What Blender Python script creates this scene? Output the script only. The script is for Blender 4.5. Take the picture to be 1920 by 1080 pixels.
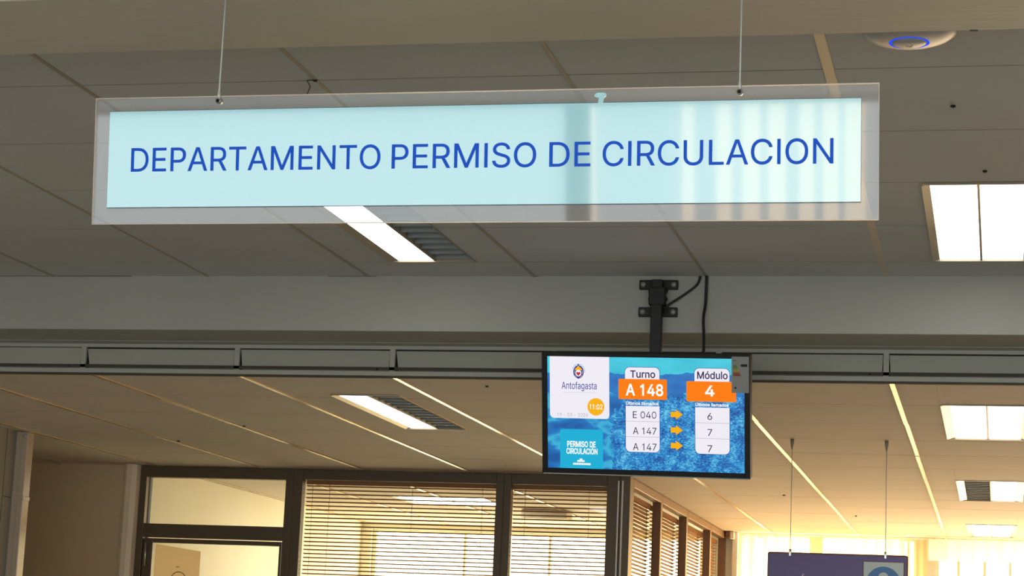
import bpy, bmesh, math, random
from mathutils import Matrix, Vector
for _o in list(bpy.data.objects): bpy.data.objects.remove(_o)
S = bpy.context.scene
COL = S.collection
R = math.radians
random.seed(7)

# ---------------------------------------------------------------- camera
cam_d = bpy.data.cameras.new('camera'); cam = bpy.data.objects.new('camera', cam_d); COL.objects.link(cam)
cam_d.sensor_width = 36.0; cam_d.lens = 36.0 * 3966.6 / 1920.0
cam_d.clip_start = 0.05; cam_d.clip_end = 200
cam.location = (0, 0, 1.6)
_yaw, _pit, _rol = 0.23051, 0.17938, -0.04326     # turned left, tipped up, slightly rolled
_M = Matrix.Rotation(_yaw, 3, 'Z') @ Matrix.Rotation(_pit, 3, 'X') @ Matrix.Rotation(_rol, 3, 'Y')
_r, _f, _u = _M.col[0], _M.col[1], _M.col[2]
cam.rotation_euler = Matrix(((_r.x, _u.x, -_f.x), (_r.y, _u.y, -_f.y), (_r.z, _u.z, -_f.z))).to_euler()
S.camera = cam
# ---------------------------------------------------------------- exposure, world
S.view_settings.view_transform = 'Standard'
S.view_settings.look = 'None'
S.view_settings.gamma = 1.0
S.view_settings.use_curve_mapping = False
S.view_settings.exposure = 0.1
W = bpy.data.worlds.new('sky'); S.world = W; W.use_nodes = True
W.node_tree.nodes['Background'].inputs[0].default_value = (0.75, 0.85, 1.0, 1)
W.node_tree.nodes['Background'].inputs[1].default_value = 1.0
# light strengths of the place
L_BACK = 4.0        # daylight in the windows behind the camera
L_FAR = 8.5         # sunlit windows at the far end
L_LAMP = 3.6        # fluorescent bays
BACK_COL = (0.86, 0.97, 1.0)
FAR_COL = (1.0, 0.72, 0.41)

# ---------------------------------------------------------------- materials
def lin(c):
    return tuple((v / 255 / 12.92) if v / 255 <= 0.04045 else ((v / 255 + 0.055) / 1.055) ** 2.4 for v in c)
def pbr(name, col, rough=0.6, metal=0.0, spec=0.5, noise=0.0, nscale=6.0, bump=0.0, bscale=(40, 40, 40), bdist=0.004):
    m = bpy.data.materials.new(name); m.use_nodes = True
    nt = m.node_tree; b = nt.nodes['Principled BSDF']
    b.inputs['Base Color'].default_value = (*col, 1); b.inputs['Roughness'].default_value = rough
    b.inputs['Metallic'].default_value = metal; b.inputs['Specular IOR Level'].default_value = spec
    if noise or bump:
        tc = nt.nodes.new('ShaderNodeTexCoord'); mp = nt.nodes.new('ShaderNodeMapping')
        nt.links.new(tc.outputs['Object'], mp.inputs['Vector'])
    if noise:
        n = nt.nodes.new('ShaderNodeTexNoise'); n.inputs['Scale'].default_value = nscale; n.inputs['Detail'].default_value = 5
        nt.links.new(tc.outputs['Object'], n.inputs['Vector'])
        r = nt.nodes.new('ShaderNodeValToRGB')
        r.color_ramp.elements[0].position = 0.3; r.color_ramp.elements[1].position = 0.7
        r.color_ramp.elements[0].color = (*[c * (1 - noise) for c in col], 1)
        r.color_ramp.elements[1].color = (*[min(1, c * (1 + noise)) for c in col], 1)
        nt.links.new(n.outputs['Fac'], r.inputs['Fac']); nt.links.new(r.outputs['Color'], b.inputs['Base Color'])
    if bump:
        mp.inputs['Scale'].default_value = bscale
        n2 = nt.nodes.new('ShaderNodeTexNoise'); n2.inputs['Scale'].default_value = 1.0; n2.inputs['Detail'].default_value = 4
        bp = nt.nodes.new('ShaderNodeBump'); bp.inputs['Strength'].default_value = bump; bp.inputs['Distance'].default_value = bdist
        nt.links.new(mp.outputs['Vector'], n2.inputs['Vector']); nt.links.new(n2.outputs['Fac'], bp.inputs['Height'])
        nt.links.new(bp.outputs['Normal'], b.inputs['Normal'])
    return m
def emit(name, col, strength):
    m = bpy.data.materials.new(name); m.use_nodes = True
    nt = m.node_tree; nt.nodes.clear()
    e = nt.nodes.new('ShaderNodeEmission'); o = nt.nodes.new('ShaderNodeOutputMaterial')
    e.inputs[0].default_value = (*col, 1); e.inputs[1].default_value = strength
    nt.links.new(e.outputs[0], o.inputs[0]); return m
def scr(name, rgb255, k=0.95):                      # a colour lit up on the monitor
    m = pbr(name, (0.004, 0.004, 0.004), 0.4, spec=0.1)
    b = m.node_tree.nodes['Principled BSDF']
    b.inputs['Emission Color'].default_value = (*lin(rgb255), 1); b.inputs['Emission Strength'].default_value = k
    return m
def glassy(name, tint=(1, 1, 1), gloss=0.05, haze=0.0, hazecol=(0.8, 0.85, 0.9), rough=0.0):
    m = bpy.data.materials.new(name); m.use_nodes = True
    nt = m.node_tree; nt.nodes.clear()
    t = nt.nodes.new('ShaderNodeBsdfTransparent'); t.inputs[0].default_value = (*tint, 1)
    g = nt.nodes.new('ShaderNodeBsdfGlossy'); g.inputs['Roughness'].default_value = rough
    mx = nt.nodes.new('ShaderNodeMixShader'); mx.inputs[0].default_value = gloss
    o = nt.nodes.new('ShaderNodeOutputMaterial')
    nt.links.new(t.outputs[0], mx.inputs[1]); nt.links.new(g.outputs[0], mx.inputs[2])
    last = mx
    if haze:
        d = nt.nodes.new('ShaderNodeBsdfDiffuse'); d.inputs[0].default_value = (*hazecol, 1)
        m2 = nt.nodes.new('ShaderNodeMixShader'); m2.inputs[0].default_value = haze
        nt.links.new(mx.outputs[0], m2.inputs[1]); nt.links.new(d.outputs[0], m2.inputs[2]); last = m2
    nt.links.new(last.outputs[0], o.inputs[0]); return m
def fabric(name, col, trans=0.6):
    m = bpy.data.materials.new(name); m.use_nodes = True
    nt = m.node_tree; nt.nodes.clear()
    d = nt.nodes.new('ShaderNodeBsdfDiffuse'); t = nt.nodes.new('ShaderNodeBsdfTranslucent')
    d.inputs[0].default_value = (*col, 1); t.inputs[0].default_value = (*col, 1)
    mx = nt.nodes.new('ShaderNodeMixShader'); mx.inputs[0].default_value = trans
    o = nt.nodes.new('ShaderNodeOutputMaterial')
    nt.links.new(d.outputs[0], mx.inputs[1]); nt.links.new(t.outputs[0], mx.inputs[2]); nt.links.new(mx.outputs[0], o.inputs[0])
    return m

M = {}
M['tile_low'] = pbr('lower_ceiling_tile', (0.62, 0.56, 0.49), 0.85, noise=0.03, nscale=2.5, bump=0.12, bscale=(120, 120, 120), bdist=0.002)
M['tile'] = pbr('ceiling_tile', (0.61, 0.62, 0.605), 0.85, noise=0.035, nscale=2.5, bump=0.15, bscale=(120, 120, 120), bdist=0.002)
M['void'] = pbr('tile_gap', (0.07, 0.06, 0.045), 0.9)
M['tbar'] = pbr('tee_bar_paint', (0.40, 0.34, 0.26), 0.5)
M['tbar_beige'] = pbr('tee_bar_beige', (0.62, 0.54, 0.40), 0.4)
M['joint'] = pbr('tile_joint', (0.24, 0.21, 0.165), 0.9)
M['joint_low'] = pbr('lower_tile_joint', (0.30, 0.24, 0.17), 0.9)
M['tbar_low'] = pbr('tee_bar_gloss', (0.62, 0.47, 0.28), 0.26, metal=0.35, spec=0.5)
M['speck'] = pbr('dirt_speck', (0.03, 0.028, 0.02), 0.9)
M['plaster'] = pbr('beam_plaster', (0.58, 0.52, 0.42), 0.6, noise=0.05, nscale=3, bump=0.3, bscale=(6, 60, 60), bdist=0.004)
M['beam'] = pbr('beam_paint', (0.43, 0.42, 0.37), 0.8, noise=0.03, nscale=2, bump=0.1, bscale=(60, 60, 60))
M['rail'] = pbr('rail_paint', (0.42, 0.41, 0.35), 0.6)
M['flap'] = pbr('flap_paint', (0.41, 0.40, 0.33), 0.6, noise=0.04, nscale=4)
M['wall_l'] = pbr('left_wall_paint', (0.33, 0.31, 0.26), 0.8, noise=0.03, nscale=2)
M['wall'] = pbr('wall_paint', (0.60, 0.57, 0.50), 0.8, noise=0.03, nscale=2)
M['panel'] = pbr('recess_wall_paint', (0.66, 0.50, 0.32), 0.75, noise=0.03, nscale=2)  # warm light from the far end is painted into this wall colour
M['cream'] = pbr('cream_paint', (0.88, 0.86, 0.74), 0.7, noise=0.02, nscale=3)
M['upright'] = pbr('upright_paint', (0.86, 0.70, 0.52), 0.35)
M['white'] = pbr('white_paint', (0.80, 0.78, 0.73), 0.5)
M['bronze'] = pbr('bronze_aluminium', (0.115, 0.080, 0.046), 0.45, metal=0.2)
M['rust'] = pbr('bronze_aluminium_lit', (0.20, 0.11, 0.06), 0.4, metal=0.2)  # lighter copy of the bronze, with light painted into its colour
M['floor'] = pbr('floor_tile', (0.30, 0.30, 0.29), 0.35, noise=0.08, nscale=3)
M['black'] = pbr('black_plastic', (0.010, 0.009, 0.008), 0.45, spec=0.25)
M['blackmetal'] = pbr('black_steel', (0.016, 0.015, 0.014), 0.5, metal=0.3)
M['rubber'] = pbr('black_rubber', (0.010, 0.010, 0.010), 0.55)
M['boltgrey'] = pbr('bolt_zinc', (0.36, 0.35, 0.30), 0.5, metal=0.4)
M['silver'] = pbr('silver_metal', (0.62, 0.62, 0.60), 0.3, metal=0.9)
M['wire'] = pbr('steel_wire', (0.62, 0.60, 0.55), 0.4, metal=0.2)
M['alu'] = pbr('lamp_side_reflector', (0.62, 0.45, 0.22), 0.35, metal=0.3)  # aluminium, tinted tan to paint in the warm light it reflects
M['lframe'] = pbr('lamp_frame', (0.42, 0.36, 0.25), 0.5, metal=0.2)
M['louv'] = pbr('lamp_louvre', (0.22, 0.23, 0.22), 0.45, metal=0.2)
M['bay'] = emit('lit_lamp_bay', (1.0, 0.99, 0.95), L_LAMP)
M['office_bay'] = emit('lit_office_lamp', (1.0, 0.93, 0.76), 22.0)
M['office_pane'] = emit('sunlit_office_window', (1.0, 0.83, 0.48), 8.5)
M['acryl'] = glassy('clear_acrylic', (0.95, 0.95, 0.96), 0.045, 0.09, (0.8, 0.79, 0.79), 0.03)
M['acryl_edge'] = pbr('acrylic_edge', (0.55, 0.42, 0.33), 0.3, spec=0.6)  # warm light caught by the edge is painted in as an orange tint
M['glass'] = glassy('window_glass', (0.96, 0.97, 0.95), 0.04)
M['rim'] = pbr('dark_teal_rim', (0.02, 0.06, 0.09), 0.5)  # dark outline painting a shadow line round the sign face
M['blue'] = pbr('blue_vinyl', (0.004, 0.095, 0.66), 0.5, spec=0.15)
M['slat'] = fabric('blind_slat', (0.40, 0.20, 0.11), 0.2)
M['cord'] = pbr('blind_cord', (0.25, 0.16, 0.08), 0.8)
M['paper'] = fabric('paper', (0.92, 0.80, 0.58), 0.55)
M['ink'] = pbr('dark_ink', (0.12, 0.05, 0.03), 0.8)
M['curtain_tan'] = fabric('tan_curtain', (0.50, 0.38, 0.22), 0.6)
M['curtain'] = fabric('sheer_curtain', (1.0, 0.86, 0.56), 0.8)
M['far_pane'] = emit('sunlit_window', FAR_COL, L_FAR)
M['back_pane'] = emit('daylight_window', BACK_COL, L_BACK)
M['back_warm'] = emit('sunlit_facade_through_window', (1.0, 0.86, 0.68), L_BACK * 1.9)  # added glowing strips, imitating curtain folds mirrored in the sign
M['purple'] = pbr('purple_print', lin((88, 66, 128)), 0.35)
M['maroon'] = pbr('maroon_edge', lin((96, 34, 34)), 0.4)
M['purtext'] = pbr('pale_purple_print', lin((190, 165, 190)), 0.5)
M['posterwhite'] = pbr('grey_white_print', lin((200, 208, 205)), 0.5)
M['posterblue'] = pbr('mid_blue_print', lin((78, 124, 178)), 0.5)
M['ap'] = pbr('access_point_plastic', (0.62, 0.60, 0.58), 0.35)
M['led'] = emit('blue_led', lin((30, 75, 255)), 1.1)
# brushed pale cyan sign face with a glossy coat
M['signface'] = pbr('pale_cyan_sign_face', (0.40, 0.70, 0.76), 0.06, spec=0.5, bump=0.03, bscale=(30, 900, 900), bdist=0.0005)
_b = M['signface'].node_tree.nodes['Principled BSDF']
_b.inputs['Coat Weight'].default_value = 1.0; _b.inputs['Coat Roughness'].default_value = 0.03; _b.inputs['Coat IOR'].default_value = 1.5

# ---------------------------------------------------------------- mesh helpers
class MB:
    def __init__(s): s.bm = bmesh.new(); s.mats = []
    def mi(s, m):
        if m not in s.mats: s.mats.append(m)
        return s.mats.index(m)
    def box(s, x0, x1, y0, y1, z0, z1, m, bev=0.0):
        T = Matrix.Translation(((x0 + x1) / 2, (y0 + y1) / 2, (z0 + z1) / 2)) @ Matrix.Diagonal((abs(x1 - x0), abs(y1 - y0), abs(z1 - z0), 1))
        r = bmesh.ops.create_cube(s.bm, size=1, matrix=T); vs = r['verts']; i = s.mi(m)
        fs = {f for v in vs for f in v.link_faces}
        for f in fs: f.material_index = i
        if bev:
            es = list({e for v in vs for e in v.link_edges})
            q = bmesh.ops.bevel(s.bm, geom=es, offset=bev, segments=2, affect='EDGES', profile=0.5)
            for f in q['faces']: f.material_index = i
        return s
    def face(s, pts, m):
        f = s.bm.faces.new([s.bm.verts.new(p) for p in pts]); f.material_index = s.mi(m); return f
    def prism(s, pts, off, m):                       # closed outline pts (3d), extruded by vector off
        a = [s.bm.verts.new(p) for p in pts]; b = [s.bm.verts.new(Vector(p) + Vector(off)) for p in pts]; i = s.mi(m); n = len(a)
        fs = [s.bm.faces.new(a), s.bm.faces.new(b[::-1])] + [s.bm.faces.new((a[k], b[k], b[(k + 1) % n], a[(k + 1) % n])) for k in range(n)]
        for f in fs: f.material_index = i
        bmesh.ops.recalc_face_normals(s.bm, faces=fs); return s
    def tube(s, path, r, m, seg=10):
        P = [Vector(p) for p in path]; rings = []; i = s.mi(m)
        for k, p in enumerate(P):
            d = (P[min(k + 1, len(P) - 1)] - P[max(k - 1, 0)]).normalized()
            a = d.orthogonal().normalized() if k == 0 else (prev - d * prev.dot(d)).normalized()
            prev = a; b = d.cross(a); rr = r[k] if isinstance(r, (list, tuple)) else r
            rings.append([s.bm.verts.new(p + a * math.cos(t) * rr + b * math.sin(t) * rr) for t in [2 * math.pi * q / seg for q in range(seg)]])
        fs = []
        for k in range(len(rings) - 1):
            for q in range(seg):
                fs.append(s.bm.faces.new((rings[k][q], rings[k][(q + 1) % seg], rings[k + 1][(q + 1) % seg], rings[k + 1][q])))
        fs.append(s.bm.faces.new(rings[0][::-1])); fs.append(s.bm.faces.new(rings[-1]))
        for f in fs: f.material_index = i; f.smooth = True
        return s
    def lathe(s, prof, m, seg=48, origin=(0, 0, 0)):  # profile of (radius, z)
        O = Vector(origin); rings = []; i = s.mi(m)
        for r, z in prof:
            rings.append([s.bm.verts.new(O + Vector((r * math.cos(2 * math.pi * q / seg), r * math.sin(2 * math.pi * q / seg), z))) for q in range(seg)])
        for k in range(len(rings) - 1):
            for q in range(seg):
                f = s.bm.faces.new((rings[k][q], rings[k][(q + 1) % seg], rings[k + 1][(q + 1) % seg], rings[k + 1][q])); f.material_index = i; f.smooth = True
        for rg in (rings[0], rings[-1]):
            f = s.bm.faces.new(rg); f.material_index = i
        return s
    def build(s, name, parent=None, loc=(0, 0, 0), rot=(0, 0, 0)):
        me = bpy.data.meshes.new(name); s.bm.normal_update(); s.bm.to_mesh(me); s.bm.free()
        for m in s.mats: me.materials.append(M[m])
        o = bpy.data.objects.new(name, me); COL.objects.link(o); o.location = loc; o.rotation_euler = rot
        if parent: o.parent = parent
        return o
def tag(o, label, cat, group=None):
    o['label'] = label; o['category'] = cat
    if group: o['group'] = group
    return o
def struct(o, label=None, cat=None):
    o['kind'] = 'structure'
    if label: o['label'] = label
    if cat: o['category'] = cat
    return o
def empty(name, loc=(0, 0, 0), rot=(0, 0, 0)):
    o = bpy.data.objects.new(name, None); COL.objects.link(o); o.location = loc; o.rotation_euler = rot; o.empty_display_size = 0.05
    return o
def copy_tree(o, parent=None):
    c = o.copy(); COL.objects.link(c)
    if parent: c.parent = parent
    for ch in list(o.children): copy_tree(ch, c)
    return c
def rrect(x0, x1, z0, z1, r, corners=(1, 1, 1, 1), n=6):   # rounded rectangle in x,z; corners bl, br, tr, tl
    out = []
    for k, (cx, cz, a0) in enumerate(((x0 + r, z0 + r, 180), (x1 - r, z0 + r, 270), (x1 - r, z1 - r, 0), (x0 + r, z1 - r, 90))):
        if corners[k]:
            out += [(cx + r * math.cos(R(a0 + 90 * t / n)), cz + r * math.sin(R(a0 + 90 * t / n))) for t in range(n + 1)]
        else:
            out.append(((x0, z0), (x1, z0), (x1, z1), (x0, z1))[k])
    return out
def disc(cx, cz, rx, rz, n=32):
    return [(cx + rx * math.cos(2 * math.pi * k / n), cz + rz * math.sin(2 * math.pi * k / n)) for k in range(n)]
def wall_with_holes(mb, axis, c0, c1, u0, u1, z0, z1, holes, m):   # holes: (ua,ub,za,zb), sorted along u
    def bx(ua, ub, za, zb):
        if ub - ua < 1e-4 or zb - za < 1e-4: return
        if axis == 'y': mb.box(ua, ub, c0, c1, za, zb, m)
        else: mb.box(c0, c1, ua, ub, za, zb, m)
    u = u0
    for ua, ub, za, zb in holes:
        bx(u, ua, z0, z1); bx(ua, ub, z0, za); bx(ua, ub, zb, z1); u = ub
    bx(u, u1, z0, z1)
def frame_bars(mb, axis, c0, c1, u0, u1, z0, z1, l, r, b, t, m, bev=0.003):
    def bx(ua, ub, za, zb):
        if axis == 'y': mb.box(ua, ub, c0, c1, za, zb, m, bev)
        else: mb.box(c0, c1, ua, ub, za, zb, m, bev)
    if l: bx(u0, u0 + l, z0, z1)
    if r: bx(u1 - r, u1, z0, z1)
    if b: bx(u0 + l, u1 - r, z0, z0 + b)
    if t: bx(u0 + l, u1 - r, z1 - t, z1)
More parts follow.
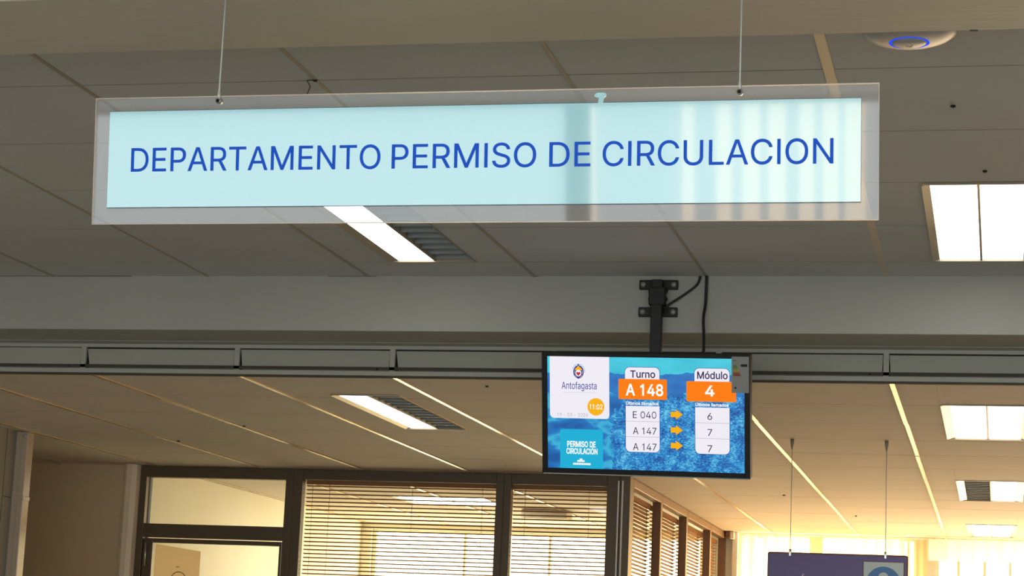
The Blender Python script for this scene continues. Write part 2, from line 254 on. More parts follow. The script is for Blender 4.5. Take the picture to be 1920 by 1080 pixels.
# ---- lettering: outlines of the capitals and numerals in 1/1000 of the type size
G = {"-":[453,[337,244,337,188,114,188,114,244]],"0":[453,[226,-7,201,-5,177,1,154,11,133,25,114,42,97,63,82,88,69,115,58,146,51,179,46,215,45,254,46,293,51,329,58,362,69,393,82,421,97,445,114,466,133,484,154,498,177,508,201,514,226,516,252,514,276,508,298,498,320,484,339,466,356,445,371,421,384,393,394,362,402,329,406,293,407,254,406,215,402,179,394,146,384,115,371,88,356,63,339,42,320,25,298,11,276,1,252,-5],[226,53,244,54,261,59,277,66,292,76,306,89,319,105,330,123,339,144,347,168,353,194,356,223,357,254,356,286,353,314,347,341,339,365,330,386,319,404,306,420,292,433,277,443,261,450,244,454,226,456,209,454,191,450,175,443,160,433,146,420,134,404,122,385,113,364,106,340,100,314,97,285,95,254,97,223,100,194,106,168,113,144,122,123,134,105,146,89,160,76,175,66,191,59,209,54]],"1":[413,[190,0,252,0,252,509,196,509,180,470,140,438,80,420,80,372,140,388,190,416]],"2":[453,[64,0,64,47,234,229,248,243,261,257,272,270,282,282,291,294,299,305,305,316,311,327,315,337,318,348,320,360,320,371,319,385,317,397,313,408,308,419,301,428,293,436,283,443,273,449,262,454,250,457,237,459,224,460,209,459,196,457,184,453,172,447,162,441,153,433,145,424,139,413,134,402,130,390,128,376,127,362,66,362,67,384,71,405,77,424,86,442,98,459,111,473,126,486,143,496,162,505,182,511,203,514,225,516,247,514,268,511,288,505,306,497,323,486,337,474,350,461,361,445,370,428,376,411,380,392,381,372,380,358,378,345,375,331,371,318,365,304,357,290,347,275,336,259,322,241,306,223,288,202,267,180,153,60,153,57,389,57,389,0]],"3":[453,[218,-7,195,-6,173,-3,152,2,133,10,114,19,98,30,83,43,70,57,60,74,52,91,46,111,44,132,109,132,111,119,115,107,120,97,126,87,134,78,144,71,154,64,165,59,178,55,191,52,204,50,219,50,234,51,248,53,262,56,275,61,287,67,297,74,307,83,315,93,321,104,325,116,328,130,329,145,328,158,326,172,322,184,316,196,308,207,299,217,288,226,275,234,260,240,242,244,223,247,201,248,157,248,157,299,288,448,288,452,70,452,70,509,372,509,372,461,221,289,239,290,264,288,287,284,308,276,327,265,344,253,359,239,371,222,381,205,387,186,392,166,393,145,392,123,387,103,380,84,370,66,358,50,344,36,327,23,309,12,288,4,266,-2,243,-6]],"4":[453,[40,105,40,158,247,509,311,509,109,166,109,163,413,163,413,105],[282,0,282,121,282,146,282,318,343,318,343,0]],"6":[453,[226,-7,203,-5,182,-1,161,5,142,15,125,26,109,40,96,56,84,74,75,94,69,115,65,138,64,162,65,180,68,199,73,219,80,239,89,261,102,285,118,311,137,340,252,509,322,509,175,295,179,299,187,303,196,307,205,310,214,312,224,314,235,314,257,313,278,309,298,303,316,295,332,284,346,271,359,257,370,240,378,221,384,201,388,180,389,157,388,134,384,112,377,92,368,73,356,55,343,39,327,26,310,14,291,5,271,-2,249,-6],[226,48,241,49,254,52,267,56,279,63,289,70,299,79,307,90,314,101,320,114,324,128,327,142,327,157,327,173,324,187,320,201,314,213,307,225,299,235,289,244,279,251,267,258,254,262,241,264,226,265,212,264,198,262,186,258,174,252,163,244,153,235,145,225,138,214,132,201,128,188,126,174,125,158,126,143,128,128,132,114,138,102,145,90,153,79,163,70,174,63,186,56,198,52,212,49]],"7":[453,[97,0,323,448,323,452,62,452,62,509,391,509,391,449,165,0]],"8":[453,[226,-7,201,-6,178,-2,156,3,136,11,117,21,101,33,86,47,74,62,64,78,57,96,53,115,52,135,53,151,55,166,59,181,65,195,72,208,81,220,90,231,101,241,113,249,125,256,139,261,153,265,153,267,135,273,119,282,105,293,93,308,83,324,76,342,72,360,70,380,72,399,75,417,82,434,90,450,101,464,114,477,129,488,146,498,164,506,184,511,204,514,226,516,248,514,269,511,288,506,306,498,323,488,337,477,350,464,361,450,370,434,377,417,380,399,382,380,380,361,376,342,369,324,359,308,347,293,333,282,318,273,300,267,300,265,314,261,327,256,339,249,351,241,362,231,372,220,380,208,387,195,393,181,397,166,400,151,401,135,399,115,395,96,388,78,378,62,366,47,352,33,335,21,317,11,296,3,275,-2,251,-6],[226,49,243,50,258,52,272,55,285,60,296,66,307,74,315,82,323,91,329,102,333,113,336,126,337,139,336,152,333,165,329,177,322,189,314,199,305,208,295,216,283,223,270,228,256,232,242,234,226,235,211,234,196,232,182,228,169,223,157,216,147,208,138,199,130,189,123,177,119,165,116,152,115,139,116,126,119,113,123,102,129,91,136,82,145,74,156,66,167,60,180,55,195,52,210,50],[226,290,239,290,252,292,263,296,274,300,284,306,293,313,300,321,307,330,312,341,316,351,318,363,319,376,318,388,316,399,313,410,308,420,301,429,294,437,285,444,275,449,264,454,252,457,240,459,226,460,213,459,200,457,188,454,177,449,167,444,159,437,151,429,145,420,139,410,136,399,134,388,133,376,134,363,136,351,139,341,145,330,151,321,159,313,168,306,178,300,189,296,201,292,213,290]],"9":[453,[226,516,249,514,271,510,291,503,310,494,328,482,343,468,356,452,368,434,377,414,384,393,388,371,389,347,388,328,385,309,380,290,373,270,363,248,350,224,334,197,315,168,200,0,130,0,276,212,273,210,265,206,257,202,248,199,238,196,228,195,218,195,195,196,175,199,155,206,137,214,121,225,106,237,94,252,83,269,74,287,68,307,65,329,64,352,65,375,69,397,75,417,85,436,96,454,110,469,125,483,143,494,162,504,182,510,203,514],[226,460,212,459,199,457,186,452,174,446,163,438,154,429,145,419,138,407,133,395,129,381,126,367,125,352,126,336,129,322,133,308,138,295,145,284,154,274,163,265,174,257,186,251,199,247,212,244,226,243,240,244,254,247,267,251,279,257,289,265,299,273,307,284,314,295,320,308,324,321,327,335,327,350,327,366,324,381,320,394,314,407,307,419,299,429,290,438,279,446,267,452,254,457,241,459]],":":[188,[95,-4,86,-4,78,-1,70,3,63,9,57,16,53,24,50,32,50,41,50,50,53,59,57,66,63,73,70,79,78,83,86,86,95,87,104,86,113,83,121,79,128,73,134,66,138,59,140,50,141,41,140,32,138,24,134,16,128,9,121,3,113,-1,104,-4],[95,271,86,272,78,274,70,278,63,284,57,291,53,299,50,307,50,316,50,325,53,334,57,342,63,349,70,354,78,359,86,361,95,362,104,361,113,359,121,354,128,349,134,342,138,334,140,325,141,316,140,307,138,299,134,291,128,284,121,278,113,274,104,272]],"A":[480,[16,0,201,509,277,509,463,0,395,0,344,145,135,145,84,0],[154,200,325,200,239,446]],"C":[510,[267,-7,235,-5,205,1,177,11,150,25,126,42,104,63,86,88,70,115,57,146,48,179,42,215,40,254,42,293,48,329,57,362,70,393,86,421,104,445,126,466,150,484,177,498,205,508,235,514,267,516,286,515,305,513,323,509,340,504,357,498,373,490,388,481,402,471,415,460,427,447,438,433,448,418,456,402,463,385,469,367,473,348,408,348,405,361,401,373,395,384,389,395,382,404,375,413,366,421,357,428,348,435,337,440,327,445,315,449,304,452,292,454,280,455,267,456,245,454,223,450,203,443,184,432,166,419,150,403,137,385,125,364,116,340,109,314,105,285,103,254,105,223,109,194,116,168,125,145,137,123,151,105,166,89,184,76,203,66,223,59,245,54,267,53,280,53,292,55,304,57,315,60,327,64,337,69,348,74,357,81,366,88,375,96,382,105,389,114,395,125,401,136,405,148,408,160,473,160,469,142,463,124,457,107,448,91,438,76,428,62,416,49,402,38,388,28,373,19,357,11,341,5,323,0,305,-4,286,-6]],"D":[502,[225,509,261,507,294,501,325,492,353,478,377,461,399,441,418,418,433,391,446,361,455,329,460,293,462,255,460,217,455,181,446,149,433,119,417,92,398,68,376,48,351,31,322,17,291,8,256,2,219,0,60,0,60,509],[125,57,215,57,244,58,272,63,296,70,318,81,337,94,354,110,368,128,379,149,388,172,394,198,398,226,399,255,398,285,394,312,388,337,379,361,368,381,354,399,338,415,320,428,299,438,275,446,249,450,221,452,125,452]],"E":[419,[60,0,60,509,372,509,372,452,125,452,125,286,355,286,355,229,125,229,125,57,375,57,375,0]],"I":[185,[60,0,125,0,125,509,60,509]],"L":[393,[60,0,60,509,125,509,125,57,361,57,361,0]],"M":[628,[60,0,60,509,142,509,314,92,486,509,568,509,568,0,505,0,505,398,343,0,285,0,123,398,123,0]],"N":[523,[60,0,60,509,126,509,399,104,399,509,463,509,463,0,397,0,124,405,124,0]],"O":[533,[267,-7,235,-5,205,1,177,11,150,25,126,42,105,63,86,88,70,115,57,146,48,179,42,215,40,254,42,293,48,329,57,362,70,393,86,421,105,445,126,466,150,484,177,498,205,508,235,514,267,516,299,514,329,508,357,498,384,484,408,466,429,445,448,421,464,393,477,362,486,329,491,293,493,254,491,215,486,179,477,146,464,115,448,88,429,63,408,42,384,25,357,11,329,1,299,-5],[267,53,289,54,310,59,330,66,349,76,367,89,383,105,396,123,408,144,418,168,425,194,429,223,430,254,429,286,425,314,418,341,408,365,396,386,383,404,367,420,349,433,330,443,310,450,289,454,267,456,245,454,223,450,203,443,184,433,167,420,151,404,137,385,125,364,116,340,109,314,105,285,103,254,105,223,109,194,116,168,125,144,137,123,151,105,167,89,184,76,203,66,223,59,245,54]],"P":[445,[60,0,60,509,235,509,263,507,289,503,312,497,332,487,350,476,366,462,379,447,390,430,398,411,404,391,407,370,409,348,407,325,404,304,398,284,390,265,379,248,366,233,350,219,332,207,312,198,289,191,263,187,235,186,125,186,125,0],[125,242,233,242,252,243,269,246,284,250,297,256,308,264,318,272,327,282,333,294,338,306,342,319,344,333,344,348,344,362,342,376,338,389,333,402,326,413,318,423,308,431,297,439,284,444,268,449,251,451,232,452,125,452]],"R":[449,[60,0,60,509,236,509,264,507,290,504,313,497,333,489,351,478,367,465,380,450,390,433,399,415,405,395,408,374,409,352,408,330,405,309,399,290,390,271,380,255,367,240,351,228,333,217,312,209,289,203,264,199,236,198,125,198,125,0],[125,255,234,255,252,256,269,258,284,262,298,267,309,273,319,281,327,290,334,300,339,312,342,324,344,338,345,352,344,367,342,380,339,393,334,405,327,415,319,425,309,433,298,440,284,445,269,449,252,451,233,452,125,452],[353,0,246,199,319,199,428,0]],"S":[447,[224,-9,197,-8,172,-4,149,1,128,9,108,19,91,31,76,45,64,60,54,77,46,96,41,115,38,137,104,137,107,123,110,110,116,98,123,88,132,79,142,71,154,64,166,59,180,55,194,52,209,50,224,49,241,50,257,52,272,55,286,60,299,66,311,74,321,82,329,92,336,102,341,114,345,126,346,139,345,151,342,161,338,171,332,179,325,186,316,193,307,199,296,205,284,209,272,214,259,218,245,222,184,239,154,249,128,260,105,274,86,289,71,307,60,326,54,348,52,372,53,393,58,413,65,431,75,448,87,463,102,476,119,488,138,498,158,506,180,511,203,514,227,516,252,514,275,511,296,505,316,498,334,488,351,476,365,463,377,449,387,433,394,415,399,397,401,378,337,378,334,396,326,412,316,426,302,437,286,447,267,453,247,457,225,459,209,458,194,456,180,452,167,448,156,442,145,435,136,427,129,418,123,409,118,398,116,387,115,376,116,363,119,352,124,342,131,334,139,326,148,319,158,313,169,308,180,304,191,300,202,296,212,293,264,279,276,276,287,272,299,268,312,264,324,258,336,252,347,245,359,238,369,229,379,220,387,209,395,198,401,185,405,171,407,155,408,139,407,118,403,99,396,81,386,64,374,48,360,34,343,21,323,11,302,2,278,-4,252,-8]],"T":[449,[32,452,32,509,417,509,417,452,257,452,257,0,193,0,193,452]],"U":[517,[259,-8,230,-7,203,-2,177,5,154,15,133,28,114,43,98,60,85,80,74,101,66,124,62,148,60,173,60,509,124,509,124,178,125,160,128,144,133,128,141,113,150,99,160,87,173,77,187,68,203,61,220,56,239,53,259,52,279,53,298,56,315,61,331,68,345,77,357,87,368,99,377,113,384,128,389,144,392,160,393,178,393,509,457,509,457,173,456,148,451,124,443,101,433,80,419,60,403,43,384,28,363,15,340,5,315,-2,288,-7]],"a":[389,[160,-9,142,-8,126,-5,110,-1,94,5,80,12,68,22,57,32,48,45,40,58,35,73,31,90,30,108,31,123,34,138,38,150,43,161,50,171,58,179,67,187,78,193,89,199,100,203,112,207,125,211,138,213,152,216,165,218,178,220,234,227,244,228,252,230,259,232,265,235,270,238,273,243,275,248,276,255,276,257,275,268,273,279,271,288,267,297,262,304,256,311,248,317,240,322,230,326,220,329,208,330,196,331,183,330,171,329,159,326,149,322,140,318,132,313,124,307,118,301,112,294,107,288,103,281,100,274,41,291,48,308,57,322,67,335,79,346,91,355,104,364,118,370,133,375,148,379,163,382,179,384,194,384,204,384,215,383,227,382,239,379,251,376,263,372,275,367,286,360,296,353,306,343,315,333,322,320,329,306,333,290,336,272,337,251,337,0,277,0,277,52,272,52,269,45,264,38,258,32,252,25,244,18,236,12,226,6,215,1,203,-3,190,-6,176,-8],[170,45,187,46,202,49,216,53,228,59,239,66,248,74,257,83,263,93,269,104,272,115,275,126,276,138,276,190,273,188,270,186,265,184,259,182,253,180,246,179,239,177,231,176,200,171,175,168,165,166,154,164,144,162,134,159,125,155,117,150,110,145,103,139,98,132,95,124,93,115,92,105,92,95,94,87,98,79,102,72,107,66,114,61,121,56,130,52,139,49,149,47,159,46]],"d":[424,[195,-8,172,-7,151,-2,130,5,111,16,94,29,79,45,66,64,55,84,46,108,39,133,35,160,34,189,35,218,39,245,46,270,55,293,66,313,79,332,95,347,112,361,131,371,151,378,173,383,196,384,213,384,228,381,241,378,253,373,263,367,272,360,280,353,287,346,293,338,298,331,303,325,306,319,311,319,311,509,372,509,372,0,313,0,313,59,307,59,303,53,298,46,293,39,287,31,280,24,272,17,263,10,252,4,241,-1,227,-5,212,-7],[205,47,221,48,236,51,250,57,263,65,274,75,284,86,293,100,299,115,305,132,309,150,311,169,312,189,311,210,309,229,305,247,300,263,293,278,284,291,275,302,263,312,251,320,237,325,221,329,205,330,187,329,172,325,157,319,145,311,133,301,124,290,115,276,108,261,103,245,99,227,97,209,96,189,97,170,99,151,103,133,109,117,115,101,124,88,134,76,145,66,158,57,172,51,188,48]],"f":[254,[228,379,228,327,6,327,6,379],[81,0,81,432,82,447,84,461,89,474,96,486,104,496,113,505,124,513,135,519,148,524,161,527,174,529,187,530,197,530,207,529,215,528,222,527,229,525,234,524,239,522,243,521,227,468,215,472,211,473,206,473,200,474,195,474,182,473,171,470,162,466,154,460,149,452,145,443,142,431,142,419,142,0]],"g":[425,[207,-151,187,-150,168,-148,150,-144,134,-140,119,-134,105,-127,93,-119,82,-110,73,-101,64,-91,57,-80,51,-69,101,-41,106,-47,110,-53,116,-59,122,-66,128,-72,136,-78,145,-83,154,-88,165,-92,178,-95,192,-97,207,-97,229,-96,249,-92,267,-85,282,-75,295,-62,304,-47,310,-28,311,-6,311,68,306,68,302,62,298,56,293,49,287,41,280,34,272,28,263,21,252,16,241,11,227,8,212,5,195,5,173,6,152,10,132,17,113,27,95,39,80,53,67,71,55,90,46,112,39,136,35,163,34,191,35,220,39,246,46,271,55,293,66,314,80,332,95,347,112,361,131,371,152,378,173,383,196,384,213,384,228,382,242,378,253,373,264,367,273,360,281,353,288,346,294,338,299,331,304,325,308,319,313,319,313,379,372,379,372,-9,371,-32,367,-54,360,-73,350,-90,338,-104,324,-117,308,-127,291,-136,271,-142,251,-147,229,-150],[205,59,222,60,237,63,251,68,264,75,275,84,285,95,293,107,300,121,305,137,309,154,312,172,312,193,312,212,309,231,305,248,300,264,293,278,285,291,275,303,264,312,251,320,237,325,222,329,205,330,188,329,172,325,158,320,145,312,134,302,124,290,115,277,109,262,103,246,99,229,97,212,96,193,97,173,99,155,103,138,109,123,116,108,124,96,134,85,145,76,158,68,172,63,188,60]],"i":[167,[53,0,53,379,114,379,114,0],[84,443,75,444,67,446,60,449,54,455,48,461,44,468,42,475,41,483,42,491,44,499,48,506,54,512,60,517,67,521,75,523,84,524,92,523,100,521,107,517,114,512,119,506,123,499,126,491,126,483,126,475,123,468,119,461,114,455,107,449,100,446,92,444]],"l":[164,[52,0,112,0,112,530,52,530]],"m":[610,[53,0,53,379,112,379,112,295,108,295,112,310,118,323,125,335,132,346,141,355,151,363,161,370,172,376,183,380,195,384,207,386,219,386,239,385,257,380,273,372,287,361,299,347,309,331,316,314,317,309,322,321,329,332,337,343,347,353,357,361,368,369,381,375,394,380,407,383,422,385,437,386,453,385,468,383,483,378,497,372,510,364,522,354,532,342,541,328,548,313,553,296,556,276,557,255,557,0,496,0,496,254,494,273,490,289,483,302,473,313,460,321,447,326,433,329,419,330,406,330,395,328,384,324,374,320,365,314,358,307,351,299,345,290,341,280,338,270,336,259,335,247,335,0,274,0,274,260,273,275,269,288,262,301,253,311,242,320,229,326,215,329,199,330,188,330,178,328,168,325,158,320,148,314,140,307,132,299,126,289,121,278,117,266,114,253,114,238,114,0]],"n":[410,[114,227,114,0,53,0,53,379,112,379,112,287,102,287,112,312,124,332,137,349,152,362,169,372,187,379,207,383,227,384,246,383,264,380,280,376,295,369,309,360,321,349,332,336,341,321,348,304,353,285,356,264,357,240,357,0,296,0,296,235,295,256,290,275,283,291,273,304,260,315,246,323,229,328,210,329,197,328,184,326,172,322,161,317,150,311,141,303,133,293,126,283,121,271,117,257,114,243]],"o":[415,[207,-8,182,-7,159,-2,137,6,117,16,98,30,82,46,68,64,56,85,46,108,40,133,36,159,34,187,36,216,40,243,46,268,56,291,68,312,82,330,98,346,117,360,137,371,159,378,182,383,207,384,233,383,256,378,278,371,299,360,317,346,333,330,347,312,359,291,369,268,376,243,380,216,381,187,380,159,376,133,369,108,359,85,347,64,333,46,317,30,299,16,278,6,256,-2,233,-7],[207,46,226,48,242,51,257,57,270,66,282,76,292,89,300,102,307,117,312,134,316,151,318,169,319,187,318,206,316,224,312,242,307,258,300,274,292,287,282,300,270,310,257,319,242,325,226,329,207,330,189,329,173,325,158,319,145,310,134,300,124,287,115,274,108,258,103,242,99,224,97,206,96,187,97,169,99,151,103,134,108,117,115,102,124,89,134,76,145,66,158,57,173,51,189,48]],"r":[259,[53,0,53,379,112,379,112,321,115,321,122,335,130,347,140,358,152,367,166,375,181,380,196,384,213,385,229,384,243,384,243,322,230,324,224,325,219,325,213,326,207,326,194,325,182,323,170,319,159,315,149,309,140,301,132,293,126,284,121,273,117,262,114,250,114,237,114,0]],"s":[365,[182,-8,163,-7,145,-5,128,-2,112,3,98,10,84,18,72,27,62,38,53,50,45,63,40,78,36,94,94,107,99,92,105,79,114,69,124,60,136,54,150,49,165,46,181,45,200,46,217,50,232,55,244,62,255,71,262,81,267,91,268,103,267,112,265,121,260,129,254,136,246,142,237,147,225,151,212,155,149,170,125,177,104,186,87,196,72,208,61,222,53,237,48,255,47,274,48,290,51,305,57,319,65,332,75,343,87,354,100,363,115,370,131,377,149,381,167,384,187,384,206,384,223,381,239,378,254,372,267,366,279,358,290,349,299,339,307,328,314,316,319,303,324,290,268,277,264,288,258,298,251,307,243,316,232,323,219,328,205,331,187,333,171,332,156,329,143,324,131,317,121,308,114,299,110,289,109,277,110,267,112,258,117,250,124,243,133,237,144,232,157,227,172,223,229,209,254,202,275,194,292,183,306,171,317,158,325,142,330,125,331,107,330,90,326,75,321,61,312,47,302,35,290,24,276,15,260,6,242,0,223,-5,203,-7]],"t":[227,[204,379,204,327,6,327,6,379],[65,471,126,471,126,98,127,86,128,76,132,68,136,61,142,56,150,53,159,51,170,50,185,51,202,54,213,2,208,0,203,-1,198,-2,192,-3,186,-3,180,-4,174,-4,168,-4,145,-3,125,2,107,10,92,21,80,35,72,52,67,71,65,93]],"u":[410,[182,-5,164,-4,146,-1,130,4,115,11,101,20,89,31,78,44,69,59,62,76,57,95,54,116,53,139,53,379,114,379,114,144,115,123,119,105,127,89,137,75,150,64,164,56,181,52,200,50,213,51,226,53,238,57,249,62,259,69,268,77,276,86,283,97,289,109,293,122,295,137,296,153,296,379,357,379,357,0,298,0,298,70,297,67,286,47,272,30,257,17,240,7,222,0,203,-4]],"Á":[480,[16,0,201,509,277,509,463,0,395,0,344,145,135,145,84,0],[154,200,325,200,239,446],[209,539,264,539,334,649,259,649]],"Ó":[533,[267,-7,235,-5,205,1,177,11,150,25,126,42,105,63,86,88,70,115,57,146,48,179,42,215,40,254,42,293,48,329,57,362,70,393,86,421,105,445,126,466,150,484,177,498,205,508,235,514,267,516,299,514,329,508,357,498,384,484,408,466,429,445,448,421,464,393,477,362,486,329,491,293,493,254,491,215,486,179,477,146,464,115,448,88,429,63,408,42,384,25,357,11,329,1,299,-5],[267,53,289,54,310,59,330,66,349,76,367,89,383,105,396,123,408,144,418,168,425,194,429,223,430,254,429,286,425,314,418,341,408,365,396,386,383,404,367,420,349,433,330,443,310,450,289,454,267,456,245,454,223,450,203,443,184,433,167,420,151,404,137,385,125,364,116,340,109,314,105,285,103,254,105,223,109,194,116,168,125,144,137,123,151,105,167,89,184,76,203,66,223,59,245,54],[240,558,288,659,356,659,290,558]],"Ú":[517,[259,-8,230,-7,203,-2,177,5,154,15,133,28,114,43,98,60,85,80,74,101,66,124,62,148,60,173,60,509,124,509,124,178,125,160,128,144,133,128,141,113,150,99,160,87,173,77,187,68,203,61,220,56,239,53,259,52,279,53,298,56,315,61,331,68,345,77,357,87,368,99,377,113,384,128,389,144,392,160,393,178,393,509,457,509,457,173,456,148,451,124,443,101,433,80,419,60,403,43,384,28,363,15,340,5,315,-2,288,-7],[232,558,280,659,348,659,282,558]],"ó":[415,[207,-8,182,-7,159,-2,137,6,117,16,98,30,82,46,68,64,56,85,46,108,40,133,36,159,34,187,36,216,40,243,46,268,56,291,68,312,82,330,98,346,117,360,137,371,159,378,182,383,207,384,233,383,256,378,278,371,299,360,317,346,333,330,347,312,359,291,369,268,376,243,380,216,381,187,380,159,376,133,369,108,359,85,347,64,333,46,317,30,299,16,278,6,256,-2,233,-7],[207,46,226,48,242,51,257,57,270,66,282,76,292,89,300,102,307,117,312,134,316,151,318,169,319,187,318,206,316,224,312,242,307,258,300,274,292,287,282,300,270,310,257,319,242,325,226,329,207,330,189,329,173,325,158,319,145,310,134,300,124,287,115,274,108,258,103,242,99,224,97,206,96,187,97,169,99,151,103,134,108,117,115,102,124,89,134,76,145,66,158,57,173,51,189,48],[181,429,228,529,297,529,231,429]]}
def _inside(p, poly):
    x, y = p; c = False; n = len(poly)
    for k in range(n):
        (x1, y1), (x2, y2) = poly[k], poly[(k + 1) % n]
        if (y1 > y) != (y2 > y) and x < (x2 - x1) * (y - y1) / (y2 - y1) + x1: c = not c
    return c
def text_width(t, track=0):
    w = 0; last = 0
    for ch in t:
        if ch == ' ': w += 210 + track; continue
        w += G[ch][0] + track
    return w - track
def add_text(mb, t, x0, x1, zb, cap, y, m, bold=0.0, depth=0.0002, track=0):
    """letters facing -y; first stem at x0, last ends at x1, baseline zb, capital height cap"""
    def ext(ch):
        xs = [v for q in G[ch][1:] for v in q[0::2]]; return min(xs), max(xs)
    lead = ext(t[0])[0]; tail = G[t[-1]][0] - ext(t[-1])[1]
    kz = cap / 509.0; kx = (x1 - x0) / (text_width(t, track) - lead - tail)
    pen = x0 - lead * kx
    for ch in t:
        if ch == ' ': pen += (210 + track) * kx; continue
        polys = [[(q[k], q[k + 1]) for k in range(0, len(q), 2)] for q in G[ch][1:]]
        used = set()
        for i, p in enumerate(polys):
            if any(j != i and _inside(p[0], q) and _inside(p[len(p) // 2], q) for j, q in enumerate(polys)): continue
            holes = [q for j, q in enumerate(polys) if j != i and _inside(q[0], p) and _inside(q[len(q) // 2], p)]
            cu = bpy.data.curves.new('glyph', 'CURVE'); cu.dimensions = '2D'; cu.fill_mode = 'BOTH'
            cu.extrude = depth; cu.offset = bold * 0.509
            for q in [p] + holes:
                sp = cu.splines.new('POLY'); sp.points.add(len(q) - 1); sp.use_cyclic_u = True
                for k, (a, b) in enumerate(q): sp.points[k].co = (a / 1000, b / 1000, 0, 1)
            ob = bpy.data.objects.new('glyph', cu); me = bpy.data.meshes.new_from_object(ob)
            me.transform(Matrix.Translation((pen, y, zb)) @ Matrix.Rotation(R(90), 4, 'X') @ Matrix.Diagonal((kx * 1000, kz * 1000, 1, 1)))
            n0 = len(mb.bm.faces); mb.bm.from_mesh(me); mb.bm.faces.ensure_lookup_table(); i_ = mb.mi(m)
            for f in mb.bm.faces[n0:]: f.material_index = i_
            bpy.data.objects.remove(ob); bpy.data.curves.remove(cu); bpy.data.meshes.remove(me)
        pen += (G[ch][0] + track) * kx

# ================================================================ the setting
H1, H2 = 2.975, 2.665          # near ceiling, lower ceiling beyond the second beam
XL, XR = -4.73, 4.5
YB, YF = -2.6, 15.4
Y2A, Y2B = 3.43, 3.765         # near beam
Y1A, Y1B = 7.157, 7.49         # second beam
ZB = 2.776
mb = MB(); mb.box(-6.6, XR, YB - 0.2, YF + 0.4, -0.1, 0, 'floor'); struct(mb.build('floor'))

def tiled_ceiling(name, x0, x1, y0, y1, z, xs, ys, holes, bar, barw, bardrop, gap=0.005, jig=0.0007, specks=(), tile='tile', extra=None):
    mb = MB()
    X = [x0] + [x for x in xs if x0 + 0.05 < x < x1 - 0.05] + [x1]
    Y = [y0] + [y for y in ys if y0 + 0.05 < y < y1 - 0.05] + [y1]
    for a in range(len(X) - 1):
        for b in range(len(Y) - 1):
            ax, bx, ay, by = X[a], X[a + 1], Y[b], Y[b + 1]
            cut = None
            for h in holes:
                if h[0] < bx - 0.02 and h[1] > ax + 0.02 and h[2] < by - 0.02 and h[3] > ay + 0.02: cut = h
            dz = random.uniform(0, jig)
            g = gap / 2; e = 0.0005
            if not cut: pieces = [(ax + g, bx - g, ay + g, by - g)]
            else:
                c0, c1 = max(cut[2], ay + g), min(cut[3], by - g); cut = (max(cut[0], ax + g + 0.001), min(cut[1], bx - g - 0.001)) + cut[2:]
                pieces = [(ax + g, cut[0], ay + g, by - g), (cut[1], bx - g, ay + g, by - g)]
                if c0 > ay + 0.02: pieces.append((cut[0] + e, cut[1] - e, ay + g, c0))
                if c1 < by - 0.02: pieces.append((cut[0] + e, cut[1] - e, c1, by - g))
            for q in pieces: mb.box(q[0], q[1], q[2], q[3], z + dz, z + 0.014 + dz, tile)
    for y in Y[1:-1]:                                # dark joints across, broken by the lamps
        u = x0
        for h in sorted(h for h in holes if h[2] < y < h[3]): mb.box(u, h[0], y - gap / 2, y + gap / 2, z + 0.0006, z + 0.01, 'joint_low' if bar == 'tbar_low' else 'joint'); u = h[1]
        mb.box(u, x1, y - gap / 2, y + gap / 2, z + 0.0006, z + 0.01, 'joint_low' if bar == 'tbar_low' else 'joint')
    for x in X[1:-1]:
        k = 0
        yy = y0
        while yy < y1 - 0.01:                       # bar lengths butt together with a slight step
            ye = min(y1, yy + 1.22); j = random.uniform(-0.0012, 0.0012); jz = random.uniform(-0.001, 0.001)
            wide = bar == 'tbar' and abs(x + 0.3795) < 0.01; bwid = 0.024 if wide else barw
            mb.box(x - bwid / 2 + j, x + bwid / 2 + j, yy + 0.001, ye - 0.001, z - bardrop + jz, z + 0.004, 'tbar_beige' if wide else bar); yy = ye
    for sx, sy, r in specks:
        mb.lathe([(0.0005, z - 0.006), (r, z - 0.003), (r * 0.8, z + 0.0005)], 'speck', 8, (sx, sy, 0))
    if extra: extra(mb)
    # slab above, with openings over the lamps
    X = sorted({x0, x1} | {h[0] for h in holes} | {h[1] for h in holes}); Y = sorted({y0, y1} | {h[2] for h in holes} | {h[3] for h in holes})
    for a in range(len(X) - 1):
        for b in range(len(Y) - 1):
            cx, cy = (X[a] + X[a + 1]) / 2, (Y[b] + Y[b + 1]) / 2
            if any(h[0] < cx < h[1] and h[2] < cy < h[3] for h in holes): continue
            mb.box(X[a], X[a + 1], Y[b], Y[b + 1], z + 0.018, z + 0.03, 'void')
    return struct(mb.build(name))
gx = [-0.3795 + 0.61 * k for k in range(-12, 9)]
LAMPS_NEAR = [(-2.05, -1.745, 5.80, 6.885), (-0.213, 0.085, 5.80, 6.885)]
LAMPS_LOW = [(-2.622, -2.332, 8.06, 9.195), (-0.22, 0.118, 8.12, 9.235), (-0.22, 0.125, 11.08, 12.27), (-0.213, 0.108, 14.03, 15.14), (-3.75, -3.15, 12.9, 13.5)]
def near_extra(mb):
    for a, b, w in ((-3.42, -3.12, 0.006), (-2.36, -2.18, 0.005), (-1.61, -1.585, 0.004), (-3.75, -3.45, 0.003)): mb.box(a, b, Y1A - w, Y1A - 0.0002, H1 - 0.0006, H1 + 0.01, 'void')
    mb.tube([(-1.592, 4.655, H1 - 0.002), (-1.618, 4.655, H1 - 0.003), (-1.625, 4.70, H1 - 0.006), (-1.655, 4.765, H1 - 0.008)], 0.0012, 'speck', 6)
near_a = tiled_ceiling('ceiling', XL, XR, Y2B, Y1A + 0.02, H1, gx, [4.668 + 0.558 * k for k in range(-1, 6)], LAMPS_NEAR, 'tbar', 0.011, 0.002, extra=near_extra,
    specks=[(-0.11, 4.994, 0.007), (-0.04, 5.655, 0.007), (-1.60, 4.66, 0.006), (-2.215, 5.785, 0.006)])
